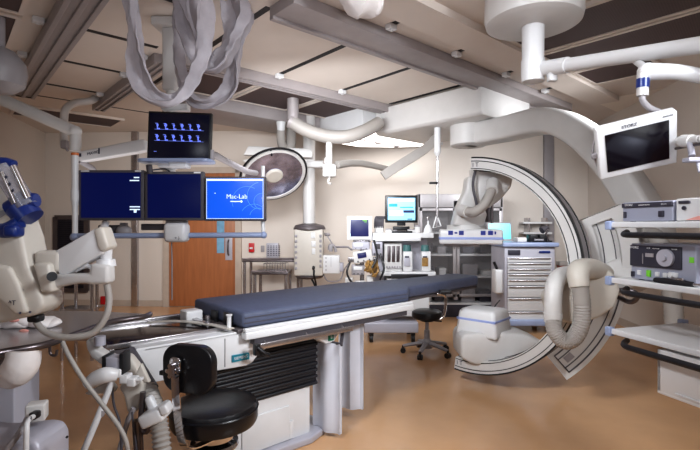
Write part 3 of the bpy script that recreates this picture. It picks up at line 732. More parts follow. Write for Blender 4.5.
m = MB(); m.cyl(V((*P(171, 0, YB+.13).xy, 1.4)), V((*P(171, 0, YB+.13).xy, 2.45)), .034); m.box(V((*P(171, 0, YB+.13).xy, 2.62)), (.1, .1, .5), .012); m.box(V((*P(171, 0, YB+.13).xy, CEIL-.03)), (.22, .22, .06), .01); part('drop_column', m, 'whitew', mb_)
m = MB(); m.box(P(176, 108, YB+.12), (.2, .08, .05), .01); m.box(P(168, 166, YB+.06), (.1, .14, .04), .008); m.box(P(180, 165, YB-.02), (.13, .1, .05), .01); part('mount_block', m, 'white', mb_)
m = MB(); m.prism(rrect(.535, .2, .06, 6), -.012, .012, Matrix.Translation(P(177, 161.5, YB-.02)), .006); part('tray', m, 'blueg', mb_)
m = MB(); m.tube([P(211, 158, YB+.02), P(214, 155, YB+.1), P(226, 161, YB+.5), P(246, 171, 4.2), P(256, 173, 4.6)], [.028, .028, .026, .026, .026], k=4); m.cyl(P(211.5, 150, YB), P(211.5, 161, YB), .018); part('link_arm', m, 'greyp', mb_)
m = MB(); m.tube([P(149, 165, YB-.02), P(150, 173, YB)], .022); m.tube([P(152, 170, YB), P(165, 169, YB+.04), P(170, 172, YB+.06)], .006, k=3); part('cable', m, 'dgrey', mb_)
m = MB(); m.box(P(110, 229.5, YB+.16), (.16, .06, .07), .01); part('cable_box', m, 'dgrey', mb_)
m = MB(); m.ell(P(124, 231, YB+.14), (.06, .05, .045)); m.box(P(124, 226, YB+.15), (.05, .04, .05), .006); part('round_cover', m, 'greyp', mb_)
m = MB(); m.box(P(155, 227, YB+.16), (.2, .05, .05), .01); part('cable_box', m, 'dgrey', mb_)
m = MB(); m.tube([P(172, 241, YB-.01), P(171.5, 246, YB), P(172, 262, YB+.01), P(172, 300, YB+.01)], .005, n=8, k=4); part('cable', m, 'greyp', mb_)
def vert(c): return Matrix(((1, 0, 0, c.x), (0, 0, -1, c.y), (0, 1, 0, c.z), (0, 0, 0, 1)))
def bank(px0, px1, py0, py1, label, screen, bez=.02):
    a, b = P(px0, py0, YB), P(px1, py1, YB); c = (a+b)/2; Mx = vert(c)
    r = monitor('monitor', label, Mx, b.x-a.x, a.z-b.z, bez, screen, 'dgrey', .05, group='dark monitors on the ceiling frame')
    return (*r, Mx, b.x-a.x, a.z-b.z)
t, hs, sc, Mx, w, h = bank(78.5, 143.5, 170, 220.5, 'dark blue monitor at left end of the lower row', 's_dark')
m = MB(Mx)
for x0, x1, y in ((.13, .205, -.085), (.13, .205, -.105), (.16, .2, .13), (.13, .2, .108)): m.box(((x0+x1)/2+.01, y, .005), (x1-x0, .008, .002))
m.box((.18, -.118, .005), (.02, .02, .002)); part('screen_text', m, 's_white', sc)
m = MB(Mx); m.box((-.19, h/2-.008, .002), (.06, .01, .004)); m.box((.2, h/2-.008, .002), (.045, .01, .004)); part('sticker', m, 'white', hs)
t, hs, sc, Mx, w, h = bank(145, 203.5, 171.5, 220.5, 'blank dark blue monitor in middle of the lower row', 's_dark')
m = MB(Mx); m.box((.17, h/2-.008, .002), (.05, .01, .004)); part('sticker', m, 'white', hs)
t, hs, sc, Mx, w, h = bank(204.5, 265.5, 176.5, 221, 'bright blue monitor at right end of the lower row', 's_blue', .015)
m = MB(Mx); sw, sh_ = w-.03, h-.03
m.box((0, sh_/2-.01, .005), (sw-.008, .014, .002)); 
for q in ((0, -sh_/2+.003, sw, .003), (-sw/2+.002, 0, .003, sh_), (sw/2-.002, 0, .003, sh_)): m.box((q[0], q[1], .005), (q[2], q[3], .002))
m.text('Mac-Lab', Matrix.Translation((.015, .015, .005)), .046); m.box((.005, -.02, .005), (.075, .006, .002)); m.box((.048, -.02, .005), (.014, .014, .002), rot=Matrix.Rotation(R(45), 3, 'Z'))
m.box((-.145, .04, .005), (.006, .006, .002)); part('screen_text', m, 's_white', sc)
m = MB(Mx)
for cxx, cyy, r, a0, a1 in ((.09, -.02, .11, 60, 200), (.19, .02, .1, 100, 250), (.2, -.02, .06, 60, 270), (.14, -.14, .1, 30, 150), (.17, -.13, .06, 20, 170)):
    pts = [(cxx+r*math.cos(R(a0+(a1-a0)*i/20)), cyy+r*math.sin(R(a0+(a1-a0)*i/20)), .0045) for i in range(21)]
    pts = [p for p in pts if abs(p[0]) < sw/2-.01 and abs(p[1]) < sh_/2-.01]
    if len(pts) > 2: m.tube(pts, .0016, n=4)
part('screen_graphic', m, 's_mid', sc)
a, b = P(147.5, 112, YB-.02), P(211, 161, YB-.02); c = (a+b)/2; Mx = vert(c) @ Matrix.Rotation(R(-2), 4, 'Z')
t, hs, sc = monitor('monitor', 'black monitor above the row showing two lines of small blue icons', Mx, b.x-a.x, a.z-b.z, .014, 's_black', 'black', .04)
m = MB(Mx)
for j in range(2):
    for i in range(6):
        x, y = -.16+i*.06, .078-j*.082
        m.cyl((x, y, .004), (x, y, .006), .011 if (i+j) % 2 else .008, n=8); m.box((x+.008, y-.026, .005), (.022, .009, .002)); m.box((x-.006, y+.012, .005), (.02, .004, .002))
        m.box((x, y-.01, .005), (.008, .018, .002))
    m.box((0, .047-j*.082, .005), (.36, .002, .002))
m.box((-.17, -.115, .005), (.02, .004, .002)); part('screen_icon', m, 's_icon', sc)
m = MB(Mx); m.text('NEC', Matrix.Translation((0, -(a.z-b.z)/2+.014, .004)), .014); part('lettering', m, 'greyp', hs)

# left suspension arm for the shield
YS = 4.1
ls = thing('suspension_arm', 'white ceiling suspension with long tube and spring arm at upper left', 'suspension arm', P(75, 150, YS))
m = MB(); m.tube([P(-60, 72, 4.0), P(-5, 96.5, 4.0), P(74, 131, YS)], .052, n=18); m.ell(P(75, 131, YS), (.055, .06, .05)); part('boom_tube', m, 'whitew', ls)
m = MB(); m.cyl(P(75, 128, YS), P(75, 151, YS), .042); m.box(P(79, 138, YS+.02), (.02, .05, .18), .004); part('pivot', m, 'whitew', ls)
m = MB(); m.pix([(76, 152), (137, 139.5), (144, 139), (145.5, 150), (137, 152), (80, 161.5), (76, 159)], YS-.05, .1, .012); spa = part('spring_arm', m, 'white', ls)
m = MB(); Mt = Matrix.Translation(P(93, 153, YS-.052)) @ Matrix.Rotation(R(90), 4, 'X') @ Matrix.Rotation(R(11), 4, 'Z'); m.text('MAVIG', Mt, .035)
m.box(P(79.5, 155, YS-.052), (.03, .002, .03)); m.box(P(99, 151, YS-.052), (.012, .002, .05)); part('lettering', m, 'mark', spa)
m = MB(); m.tube([P(80, 161, YS), P(92, 168, YS+.1), P(96, 173, YS+.2)], .025); part('strut', m, 'greyp', ls)
m = MB(); m.cyl(V((*P(-60, 72, 4.0).xy, 2.6)), V((*P(-60, 72, 4.0).xy, CEIL)), .07); part('ceiling_post', m, 'whitew', ls)
hk = thing('ceiling_hanger', 'curved pale pipe hanging from the rail end behind the spring arm', 'pipe', P(64, 148, 5.2))
m = MB(); m.tube([P(97, 97.5, 5.6), P(90, 101, 5.45), P(75, 103, 5.35), P(66, 109, 5.2), P(64, 120, 5.2), P(64, 146, 5.2)], .042, n=14, k=5); m.cyl(P(97, 98, 5.6), V((*P(97, 98, 5.6).xy, CEIL)), .04); part('pipe', m, 'whitew', hk)
m = MB(); m.box(P(66, 145, 5.15), (.07, .1, .09), .01); m.cyl(P(66, 148, 5.1), P(68, 151, 5.1), .015); part('end_block', m, 'greyp', hk)
dm = thing('ceiling_mount', 'round beige ceiling mount at the far left edge below dark panels', 'ceiling mount', P(-2, 80, 3.4))
m = MB(Matrix.Translation((*P(-3, 0, 3.4).xy, 0))); m.lathe([(.05, CEIL), (.05, 2.66), (.12, 2.63), (.18, 2.55), (.19, 2.47), (.17, 2.38), (.1, 2.33), (0, 2.32)]); part('dome', m, 'greyp', dm)

# hanging plastic sleeves over the cables
def sleeve(pts, rs, sq, label, name='plastic_sleeve', seed=0):
    q, rr = [], []
    pts = [V(p) for p in pts]
    for i in range(len(pts)-1):
        p0, p1, p2, p3 = pts[max(i-1, 0)], pts[i], pts[i+1], pts[min(i+2, len(pts)-1)]
        for j in range(10):
            t = j/10; q.append(.5*((2*p1)+(p2-p0)*t+(2*p0-5*p1+4*p2-p3)*t*t+(3*p1-p0-3*p2+p3)*t**3)); rr.append(rs[i]*(1-t)+rs[i+1]*t)
    q.append(pts[-1]); rr.append(rs[-1])
    N, n = len(q), 28; vs, fs = [], []; L = 0
    for i in range(N):
        t = (q[min(i+1, N-1)]-q[max(i-1, 0)]).normalized()
        d = V((0, 1, 0)); d = (d-t*d.dot(t)).normalized(); w = d.cross(t)
        if i: L += (q[i]-q[i-1]).length
        tw = .7*math.sin(L*4+seed); w, d = w*math.cos(tw)+d*math.sin(tw), d*math.cos(tw)-w*math.sin(tw)
        for j in range(n):
            th = 2*math.pi*j/n; c, s2 = math.cos(th), math.sin(th)
            x = c*rr[i]*(1.1+.18*math.sin(L*13+seed)); f = (.42*math.sin(c*3.6+L*3+seed)+.1*math.sin(c*11-L*6+seed*2)+.06*math.sin(L*60+c*4))*rr[i]
            y = s2*rr[i]*.3+f
            x += .05*rr[i]*math.sin(L*11+seed+th)
            vs.append(q[i]+w*x+d*y)
    for i in range(N-1):
        for j in range(n): fs.append((i*n+j, i*n+(j+1) % n, (i+1)*n+(j+1) % n, (i+1)*n+j))
    m = MB(); m.add(vs, fs)
    return solo(name, m, 'drape', label, 'plastic sleeve', 'plastic sleeves hanging from ceiling')
top = CEIL
Y1 = 2.9; Y0 = 2.72
def ct(px, Y): return V(((px-350)/F*Y, Y, CEIL))
sleeve([ct(128, Y0), P(136, 30, Y0), P(138, 60, Y0), P(144, 85, Y0), P(156, 98, Y0), P(172, 101, Y0), P(186, 90, Y0+.05), P(196, 68, Y0+.08), P(202, 45, Y0+.08), P(200, 10, Y0+.1), ct(198, Y0+.1)], [.055, .058, .06, .062, .05, .045, .06, .065, .06, .07, .06], (1.0, .8), 'leftmost plastic sleeve looping down in front of the white column')
sleeve([ct(232, Y1+.25), P(238, 20, Y1+.22), P(232, 45, Y1+.2), P(222, 60, Y1+.18), P(212, 66, Y1+.15), P(202, 60, Y1+.15), P(194, 40, Y1+.12), P(186, 18, Y1+.1), ct(180, Y1+.1)], [.07, .085, .085, .085, .07, .06, .075, .085, .07], (1.1, .9), 'broad plastic sleeve making the upper loop in the middle')
sleeve([ct(246, Y1+.45), P(242, 30, Y1+.4), P(236, 60, Y1+.35), P(231, 88, Y1+.32), P(216, 101, Y1+.3), P(202, 104, Y1+.3), P(191, 98, Y1+.3), P(182, 78, Y1+.32), P(178, 55, Y1+.34), P(182, 20, Y1+.35), ct(186, Y1+.35)], [.05, .06, .06, .058, .045, .04, .045, .05, .06, .07, .06], (1.0, .8), 'rightmost plastic sleeve with lowest loop beside the dark ceiling panel')
m = MB(); m.ell(P(362, 1, 2.9), (.12, .12, .1)); m.ell(P(352, -8, 2.9), (.08, .1, .12)); m.ell(P(374, -6, 2.9), (.07, .09, .12))
for v in m.bm.verts:
    q = v.co; v.co += V((math.sin(q.z*43+q.y*30)*.012, math.sin(q.x*51)*.015, math.sin(q.x*47+q.y*40)*.01))
m.cyl(P(362, -10, 2.9), ct(362, 2.9), .05)
solo('covered_lamp', m, 'drape2', 'white crumpled cloth bundle hanging at top centre of ceiling', 'covered lamp')

# ================================================================ INJECTOR (left foreground)
YI = 1.5
ij = thing('contrast_injector', 'cream contrast injector head with blue syringe clamp at left edge', 'injector', P(30, 318, YI))
m = MB(); m.pix([(-14, 244), (30, 214), (38, 214), (46, 236), (51, 262), (64, 292), (66, 301), (58, 309), (22, 317), (-14, 300)], YI+0.120, -0.120, .03); ib = part('body', m, 'cream', ij)
m = MB(); m.pix([(-12, 262), (14, 266), (24, 285), (32, 312), (20, 315), (2, 298), (-12, 296)], YI-.018+0.024, -0.024, .012); pn = part('front_plate', m, 'cream', ib)
m = MB(); m.text('^T', Matrix.Translation(P(12, 303, YI-.023)) @ Matrix.Rotation(R(90), 4, 'X'), .022)
for x, y in ((20, 313), (30, 312)): m.cyl(P(x, y, YI-.022), P(x, y, YI-.01), .004, n=8)
part('marking', m, 'mark', pn)
m = MB(); m.tube([P(-22, 163, YI+.08), P(4, 226, YI+.08)], [.052, .056], n=24); part('barrel', m, 'cream', ij)
m = MB(); m.tube([P(-2, 219, YI+.08), P(7, 239, YI+.08)], .098, n=28, sq=(.9, 1)); part('collar', m, 'greyp', ij)
m = MB(); m.tube([P(2, 168, YI+.02), P(27, 207, YI+.02)], .034, n=24); syr = part('syringe', m, 'clearp', ij)
m = MB(); m.tube([P(13, 166, YI), P(28, 198, YI)], .01); m.tube([P(2, 172, YI-.01), P(16, 203, YI-.01)], .006); part('rod', m, 'chrome', syr)
m = MB()
for x, y in ((6, 177), (9.5, 184), (12.5, 190.5)): m.ell(P(x, y, YI-.014), (.005, .003, .006), sub=1)
part('scale_mark', m, 'mark', syr)
m = MB(); m.tube([P(10, 210, YI+.03), P(27, 201, YI+.03), P(37, 200, YI+.03)], [.03, .035, .022], n=14); m.tube([P(20, 207, YI+.03), P(30, 219, YI+.03)], .045, n=20); m.tube([P(-6, 230, YI+.02), P(8, 230, YI), P(20, 222, YI)], [.022, .026, .022], n=12, k=4); m.box(P(14, 231, YI-.01), (.045, .05, .04), .012); m.tube([P(-8, 167, YI+.02), P(2, 162, YI+.02), P(14, 165, YI+.02)], .016, n=12, k=4); part('clamp', m, 'blue', ij, label='dark blue syringe clamp')
m = MB(); m.box(P(53, 261, YI+.06), (.085, .07, .072), .014); m.pix([(44, 262), (60, 262), (64, 290), (52, 290)], YI-.0+0.060, -0.060, .01); mt = part('mount_block', m, 'cream', ij)
m = MB(); m.cyl(P(66, 256, YI+.05), P(69, 256, YI+.05), .013); m.cyl(P(52, 276.5, YI-.03), P(52, 276.5, YI+.01), .015); part('knob', m, 'black', mt)
m = MB(); m.pix([(60, 273), (98, 272), (98, 262), (116, 264), (116.5, 282), (100, 283), (90, 281), (61, 287)], YI+.02+0.054, -0.054, .012); part('swing_arm', m, 'whitew', ij)
m = MB(); m.cyl(P(106, 264, YI+.065), P(107, 240, YI+.065), .018); m.cyl(P(106, 266, YI+.065), P(106, 259, YI+.065), .032, .028); part('pivot', m, 'white', ij)
m = MB(); m.pix([(66, 250), (103, 229), (110, 228), (112, 252), (70, 277)], YI+.03+0.060, -0.060, .006); la = part('lift_arm', m, 'white', ij)
m = MB(); m.pix([(103, 229), (112, 226), (119, 247), (111, 252), (107, 247)], YI+.025+0.066, -0.066, .01); m.text('4', Matrix.Translation(P(104, 251, YI+.02)) @ Matrix.Rotation(R(90), 4, 'X'), .02); part('end_cap', m, 'cream', la)
m = MB(); m.tube([P(105, 240, YI+.06), P(104, 231, YI+.16), P(104, 227, 2.4), P(105, 225.5, 3.3), P(106, 219, YB+.15), P(106, 203, YB+.168)], [.018, .018, .02, .024, .026, .026], n=14, k=5)
part('hanger_tube', m, 'white', ij)
m = MB(); m.tube([P(76, 270, YI+.06), P(88, 266, YI+.06), P(97, 272, YI+.06)], .008, k=4); part('spring', m, 'white', la)
m = MB(); m.box(P(36, 318, YI+.05), (.04, .04, .025), .008); pg = part('plug', m, 'black', ij)
m = MB(); m.tube([P(36, 322, YI+.05), P(44, 331, YI+.04), P(58, 336.5, YI+.03), P(76, 337, YI+.03), P(94, 332, YI+.04), P(106, 316, YI+.05), P(109, 300, YI+.06), P(107, 284, YI+.06)], .011, n=12, k=7); part('cable', m, 'hose', ij)

# steel instrument table behind the injector
it = thing('instrument_table', 'stainless steel instrument table under the injector at left edge', 'table', V((-1.7, 2.05, 0)))
zt = .915
def ft(px, py, z): Y = (H-z)*F/(py-225); return ((px-350)/F*Y, Y)
outl = [ft(-60, 357, zt), ft(-20, 356, zt), ft(10, 351, zt), ft(40, 346, zt), ft(60, 340, zt), ft(85, 331, zt), ft(112, 322, zt), ft(143, 317, zt), ft(150, 314, zt), ft(100, 311, zt), ft(20, 310, zt), ft(-60, 310, zt)]
m = MB(); m.prism(outl, zt-.006, zt-.001, None); part('tabletop', m, 'steel', it)
m = MB(); pts = [V((*p, zt)) for p in outl[:9]]; m.tube(pts, .013, n=12, k=4); part('rim', m, 'steeld', it)
for p in (ft(-50, 353, zt), ft(-40, 312, zt), ft(20, 313, zt)):
    m = MB(); m.cyl((p[0], p[1], 0), (p[0], p[1], zt-.005), .014); part('leg', m, 'steel', it)
m = MB(); hx = P(53, 344, 1.9); m.tube([P(50, 346, 1.72), P(50, 352, 1.72), P(52, 355, 1.72), P(56, 355, 1.72), P(57, 350, 1.72)], .005, k=4); part('hook', m, 'steeld', it)
m = MB()
for (x, y, r) in ((-4, 322, .07), (10, 316, .06), (26, 318, .055), (18, 324, .06), (42, 322, .05), (0, 312, .06), (50, 326, .035)):
    c = P(x, y, 1.98); c.z = max(c.z, zt+r*.4); m.ell(c, (r*1.2, r, r*.6), sub=3)
for v in m.bm.verts:
    q = v.co; q += V((math.sin(q.z*90)*.006, 0, math.sin(q.x*67+q.y*40)*.006)); v.co.z = max(q.z, zt)
bag = thing('fluid_bag', 'crumpled clear and white bag with pink print on the steel table', 'bag', V((*P(20, 320, 1.98).xy, zt)))
bg = part('bag', m, 'drape2', bag)
m = MB(); m.ell(P(14, 320, 1.91), (.022, .01, .01), sub=2); m.ell(P(24, 331, 1.9), (.02, .01, .008), sub=2); part('print', m, 'pink', bg)
# injector cabinet bottom left
cb = thing('injector_cabinet', 'lilac grey floor cabinet with rounded cover at bottom left', 'cabinet', V((-1.2, 1.5, 0)))
YC = 1.62
m = MB(); a = P(-60, 352, YC+.2); b = P(40, 452, YC+.2); m.bx(a.x, b.x, YC+.06, YC+.2, 0, a.z-.01, .006); part('cabinet', m, 'lilac', cb)
YD = 1.38
m = MB(); m.pix([(-40, 418), (20, 421), (55, 417.5), (66, 419), (71, 428), (71, 460), (71, 636), (-40, 636)], YD+0.156, -0.156, .03); cv = part('cover', m, 'lilac', cb)
m = MB(); m.cyl(P(67, 437, YD-.004), P(67, 437, YD+.01), .004, n=10); part('screw', m, 'black', cv)
m = MB(); c = P(37, 411, YD+.1); m.box(c, (.055, .05, .055), .006, Matrix.Rotation(R(20), 3, 'Z')); ob = part('outlet_box', m, 'whitew', cv)
m = MB(); m.box(P(35, 415, YD+.06), (.022, .03, .022), .005); m.tube([P(34, 416, YD+.06), P(29, 420, YD), P(27, 432, YD-.02), P(26.5, 470, YD-.02)], .006, k=5); part('power_plug', m, 'black', ob)
m = MB(); m.tube([P(34, 416, YD+.055), P(28, 421, YD-.005), P(26.5, 432, YD-.03), P(26, 475, YD-.03)], .0075, k=5); part('power_cord', m, 'white', cv)
m = MB(); m.tube([P(30, 413, YD+.12), P(20, 432, YD-.0), P(5, 452, YD-.02)], .009, k=4); part('cord', m, 'greyp', cv)
m = MB(); m.tube([P(24, 352, 1.55), P(22, 364, 1.54), P(14, 374, 1.54), P(6, 384, 1.54)], [.05, .052, .048, .03], n=20, k=6); sl_ = m
for v in m.bm.verts: v.co.z += math.sin(v.co.x*60)*.004
solo('wrapped_bundle', m, 'drape2', 'white wrapped bundle hanging below the steel table rim at left', 'bundle')
# long loose tube
m = MB(); m.tube([P(62, 341, 1.75), P(70, 358, 1.72), P(85, 382, 1.72), P(105, 408, 1.72), P(121, 430, 1.72), P(128, 452, 1.72), P(130, 500, 1.75), P(126, 590, 1.75)], .0085, n=12, k=6)
solo('loose_tube', m, 'hose', 'long pale grey tube falling from steel table to the floor', 'tube')

# table-side control stand with struts and hose
YT = 1.95
ts = thing('control_stand', 'jointed white stand with grey bracket hanging under the table end', 'stand', P(120, 400, YT))
m = MB(); m.pix([(93, 337), (97, 336), (103, 346), (112, 352), (118, 353), (118, 358), (108, 361), (98, 353), (94, 345)], YT+0.060, -0.060, .01); part('shell', m, 'whitew', ts)
m = MB(); m.cyl(P(100, 336, YT), P(100, 345, YT), .022); part('cap', m, 'lilac', ts)
m = MB(); m.box(P(116, 363, YT-.03), (.06, .06, .062), .004); bk = part('bracket', m, 'lilac', ts)
m = MB(); m.box(P(108, 363, YT-.03), (.016, .07, .075), .003); m.box(P(125, 362, YT-.03), (.016, .07, .085), .003); part('bracket_cheek', m, 'black', bk)
m = MB(); m.tube([P(86, 385, YT-.1), P(95, 379, YT-.1), P(106, 375, YT-.1), P(117, 375, YT-.08)], [.02, .03, .032, .024], n=14, k=5, sq=(1, .8)); part('foot_pedal_arm', m, 'white', ts)
m = MB(); m.pix([(90, 390), (112, 378), (119, 386), (117, 391), (106, 390), (96, 392)], YT+0.048, -0.048, .008); part('pedal', m, 'cream', ts)
m = MB(); m.tube([P(114, 374, YT-.04), P(108, 392, YT-.06), P(96, 422, YT-.1), P(82, 455, YT-.12), V((*P(70, 480, YT-.14).xy, 0.0))], [.012, .013, .013, .013, .013], n=14); sr = part('strut', m, 'white', ts)
m = MB(); m.cyl(P(103, 410, YT-.08), P(100, 415, YT-.085), .0145); part('band', m, 'greyp', sr)
m = MB(); m.tube([P(134, 408, YT), P(128, 420, YT), P(118, 455, YT), V((*P(112, 470, YT).xy, 0))], .011, n=10); part('strut', m, 'greyp', ts)
m = MB()
for i, (x, y) in enumerate(((119, 372), (126, 378), (133, 381))): m.box(P(x, y, YT-.05), (.035, .05, .035), .006)
m.box(P(139, 379, YT-.05), (.03, .03, .012), .004); part('clamp', m, 'white', ts)
m = MB(); m.pix([(126, 352), (134, 352), (142, 362), (148, 380), (146, 398), (141, 408), (133, 410), (129, 392), (124, 384), (131, 374)], YT+.02+0.054, -0.054, .015); part('beige_link', m, 'cream', ts, label='beige articulated link')
m = MB(); m.pix([(138, 372), (143, 362), (152, 381), (146, 381)], YT-.03+0.024, -0.024, .006); part('blade', m, 'cream', ts)
m = MB(); m.tube([P(143, 392, YT), P(142, 405, YT), P(141, 428, YT), P(148, 430, YT), P(148, 408, YT)], .012, k=4); m.tube([P(137, 420, YT), P(139, 455, YT), V((*P(139, 470, YT).xy, 0))], .02); part('loop_bar', m, 'steeld', ts)
m = MB(); m.tube([P(112, 385, YT-.03), P(114, 405, YT-.03), P(120, 425, YT-.03), P(122, 470, YT-.03)], .005, k=5); m.tube([P(132, 412, YT-.03), P(134, 430, YT-.03), P(138, 460, YT-.03)], .004, k=4); part('cable', m, 'dgrey', ts)
hs_ = thing('corrugated_hose', 'grey corrugated hose with white collar beside the near stool', 'hose', V((*P(168, 450, 1.95).xy, 0)))
m = MB(); m.tube([P(148, 388, 2.05), P(154, 405, 1.98), P(159, 424, 1.93), P(162, 450, 1.9), P(162, 480, 1.9), V((*P(161, 500, 1.9).xy, .037))], .034, n=20, k=11, ridges=3.5); part('hose', m, 'hose', hs_)
m = MB(); m.tube([P(128, 352, 2.15), P(140, 372, 2.1), P(151, 390, 2.05)], .034, n=16, k=3); part('upper_hose', m, 'dgrey', hs_)
m = MB(); m.box(P(156, 414, 1.93), (.1, .12, .055), .012, Matrix.Rotation(R(-24), 3, 'Y')); m.box(P(166, 408, 1.9), (.035, .06, .04), .008, Matrix.Rotation(R(-24), 3, 'Y')); m.pix([(147, 396), (153, 393), (160, 406), (152, 412)], 1.93+0.036, -0.036, .01); part('collar', m, 'white', hs_)

# ================================================================ BACKGROUND
# steel tube rack left
tr = thing('tube_rack', 'tall bare steel tube rack before the dark window at left', 'rack', V((*P(80, 320, 4.6).xy, 0)))
for px in (62, 76, 92, 97):
    m = MB(); Yr = 4.6 if px in (62, 92) else 4.75; m.cyl((P(px, 0, Yr).x, Yr, 0), (P(px, 0, Yr).x, Yr, P(px, 282, Yr).z), .016, n=12); part('post', m, 'steel', tr)
m = MB(); m.tube([P(62, 283, 4.6), P(92, 283, 4.6)], .012); m.tube([P(76, 283, 4.75), P(97, 283, 4.75)], .012); m.bx(P(60, 0, 4.6).x, P(98, 0, 4.7).x, 4.58, 4.78, .5, .52); m.bx(P(60, 0, 4.6).x, P(98, 0, 4.7).x, 4.58, 4.78, .2, .22); part('shelf', m, 'steel', tr)
# surgical lamp
YL = 6.0
sl = thing('surgical_lamp', 'round mirrored surgical lamp head with black rim behind the blue monitor', 'surgical lamp', P(274, 195, YL))
lc = P(274, 175, YL); ln = V((.34, -.6, -.72)).normalized()
LM = frame(lc, V((1, .25, .25)), ln) @ Matrix.Scale(1.16, 4)
m = MB(LM); m.lathe([(.14, -.16), (.29, -.11), (.35, -.02), (.36, .02), (.33, .02), (.32, .0), (.25, -.045), (.12, -.07), (.0, -.075)]); hd = part('lamp_head', m, 'whitew', sl)
m = MB(LM); m.lathe([(.325, .012), (.28, -.012), (.2, -.04), (.1, -.055)]); part('reflector', m, 'lamp_refl', hd)
m = MB(LM); m.lathe([(.0, .035), (.08, .035), (.1, .02), (.1, -.06), (0, -.06)]); part('hub', m, 'cream', hd)
m = MB(LM)
m.tube([(.375*math.cos(i*math.pi/18), .375*math.sin(i*math.pi/18), .0) for i in range(37)], .012, n=8); m.tube([(0, .37, 0), (0, .3, .02)], .01)
part('rim_handle', m, 'black', hd)
m = MB(); m.pix([(243, 155), (248, 146), (310, 148.5), (313, 152), (312, 157.5), (245, 155)], YL+.24, .1, .012); m.pix([(242, 160), (262, 156), (262, 166), (250, 167)], YL+.24, .1, .01); part('lamp_arm', m, 'whitew', sl)
m = MB(); m.tube([P(281, 130, YL+.2), P(281, 140, YL+.25), P(284, 148, YL+.34), P(290, 146, YL+.4), P(291, 132, YL+.45), P(292, 122, YL+.5)], [.058, .058, .064, .07, .07, .07], n=16, k=5); part('yoke', m, 'hose', sl)
m = MB(); m.cyl(V((*P(281, 0, YL+.2).xy, 2.73)), P(281, 133, YL+.2), .066, .046); part('ceiling_cup', m, 'white', sl)
m = MB(); m.tube([P(263, 156, YL+.3), P(262, 166, YL+.18), P(268, 168, YL+.08)], .035, k=3); part('head_joint', m, 'rail', sl)
bt = thing('boom_pipe', 'thick pale sagging pipe under the ceiling behind the surgical lamp', 'pipe', P(330, 140, 5.6))
m = MB(); m.tube([P(292, 122, 5.6), P(306, 130, 5.6), P(325, 136, 5.6), P(345, 137, 5.6), P(362, 132, 5.65), P(374, 126, 5.75), P(379, 123, 5.8)], .082, n=22, k=5); part('pipe', m, 'hose', bt)
m = MB(); m.cyl(V((*P(293, 122, 5.6).xy, 2.62)), V((*P(293, 122, 5.6).xy, CEIL)), .07); m.tube([P(290, 121, 5.6), P(293, 122.5, 5.6)], .088, n=22); part('end_joint', m, 'rail', bt)
m = MB(); m.cyl(P(329, 141, 5.6), P(329, 166, 5.6), .04); m.box(P(329.5, 171, 5.6), (.16, .14, .15), .02); m.tube([P(330, 177, 5.6), P(328, 182, 5.58), P(331, 184, 5.56)], .014, k=3); m.cyl(P(325.5, 158, 5.55), P(325.5, 168, 5.55), .012); part('drop_block', m, 'whitew', bt)
m = MB(); m.tube([P(337, 165, 5.7), P(360, 163, 6.0), P(395, 171, 6.4)], [.05, .045, .04], k=3); part('side_arm', m, 'hose', bt)
da = thing('flat_arm', 'flat white diagonal arm below the ceiling strip light', 'arm', P(383, 178, 6.2))
m = MB(); m.sweep([P(383, 176, 6.1), P(395, 168, 6.1), P(425, 149, 6.1), P(436, 138, 6.1)], [(-.05, -.06), (.05, -.06), (.05, .06), (-.05, .06)], (0, 1, 0), 4); m.cyl(P(436, 139, 6.1), V((*P(436, 0, 6.1).xy, 2.529)), .05); part('arm', m, 'hose', da)
ip = thing('iv_pole', 'thin steel pole hanging from the white carriage with black clip', 'pole', P(437, 226, 5.6))
m = MB(); m.cyl(P(437.5, 155, 5.6), P(437, 226, 5.6), .016, n=12); pl = part('pole', m, 'steel', ip)
m = MB(); m.cyl(V((*P(437.5, 0, 5.6).xy, 2.529)), P(437.5, 152, 5.6), .04); m.cyl(P(437.5, 152, 5.6), P(437.5, 157, 5.6), .045, .015); part('socket', m, 'white', ip)
m = MB(); m.box(P(433.5, 183, 5.58), (.1, .03, .025), .006); part('clip', m, 'black', pl)
m = MB(); m.tube([P(437, 216, 5.6), P(441, 226, 5.58), P(433, 228, 5.58), P(436.5, 216, 5.6)], .01); part('hook', m, 'white', pl)

# pendant column
YP = 6.5
pd = thing('service_pendant', 'beige ceiling service pendant with outlets behind the table', 'service pendant', P(310, 276, YP))
c = P(309, 0, YP); 
m = MB(Matrix.Translation((c.x, c.y, 0))); m.lathe([(.085, 1.33), (.085, CEIL)], n=24); part('column', m, 'whitew', pd)
m = MB(); m.box(P(309.5, 252, YP), (.4, .34, .64), .02); hd = part('pendant_head', m, 'cream', pd)
m = MB(); m.lathe([(.225, 0), (.225, .02), (.2, .06), (.1, .085)], Matrix.Translation(P(309.5, 229.5, YP)), 24); m.lathe([(.1, -.05), (.17, -.04), (.2, -.015), (.2, 0)], Matrix.Translation(P(309.5, 275, YP)), 24); part('end_cover', m, 'raild', pd)
m = MB()
for i in range(7):
    m.box(P(296, 236+i*5.4, YP-.172), (.035, .02, .035), .004); m.box(P(320.5, 236+i*5, YP-.172), (.03, .02, .04), .004)
part('outlet', m, 'greyp', hd)
m = MB(); m.box(P(313, 235.5, YP-.172), (.06, .015, .08), .006); m.box(P(313.5, 244, YP-.172), (.06, .015, .08), .006); m.box(P(313.5, 251.5, YP-.172), (.05, .015, .08), .006); part('socket_plate', m, 'white', hd)
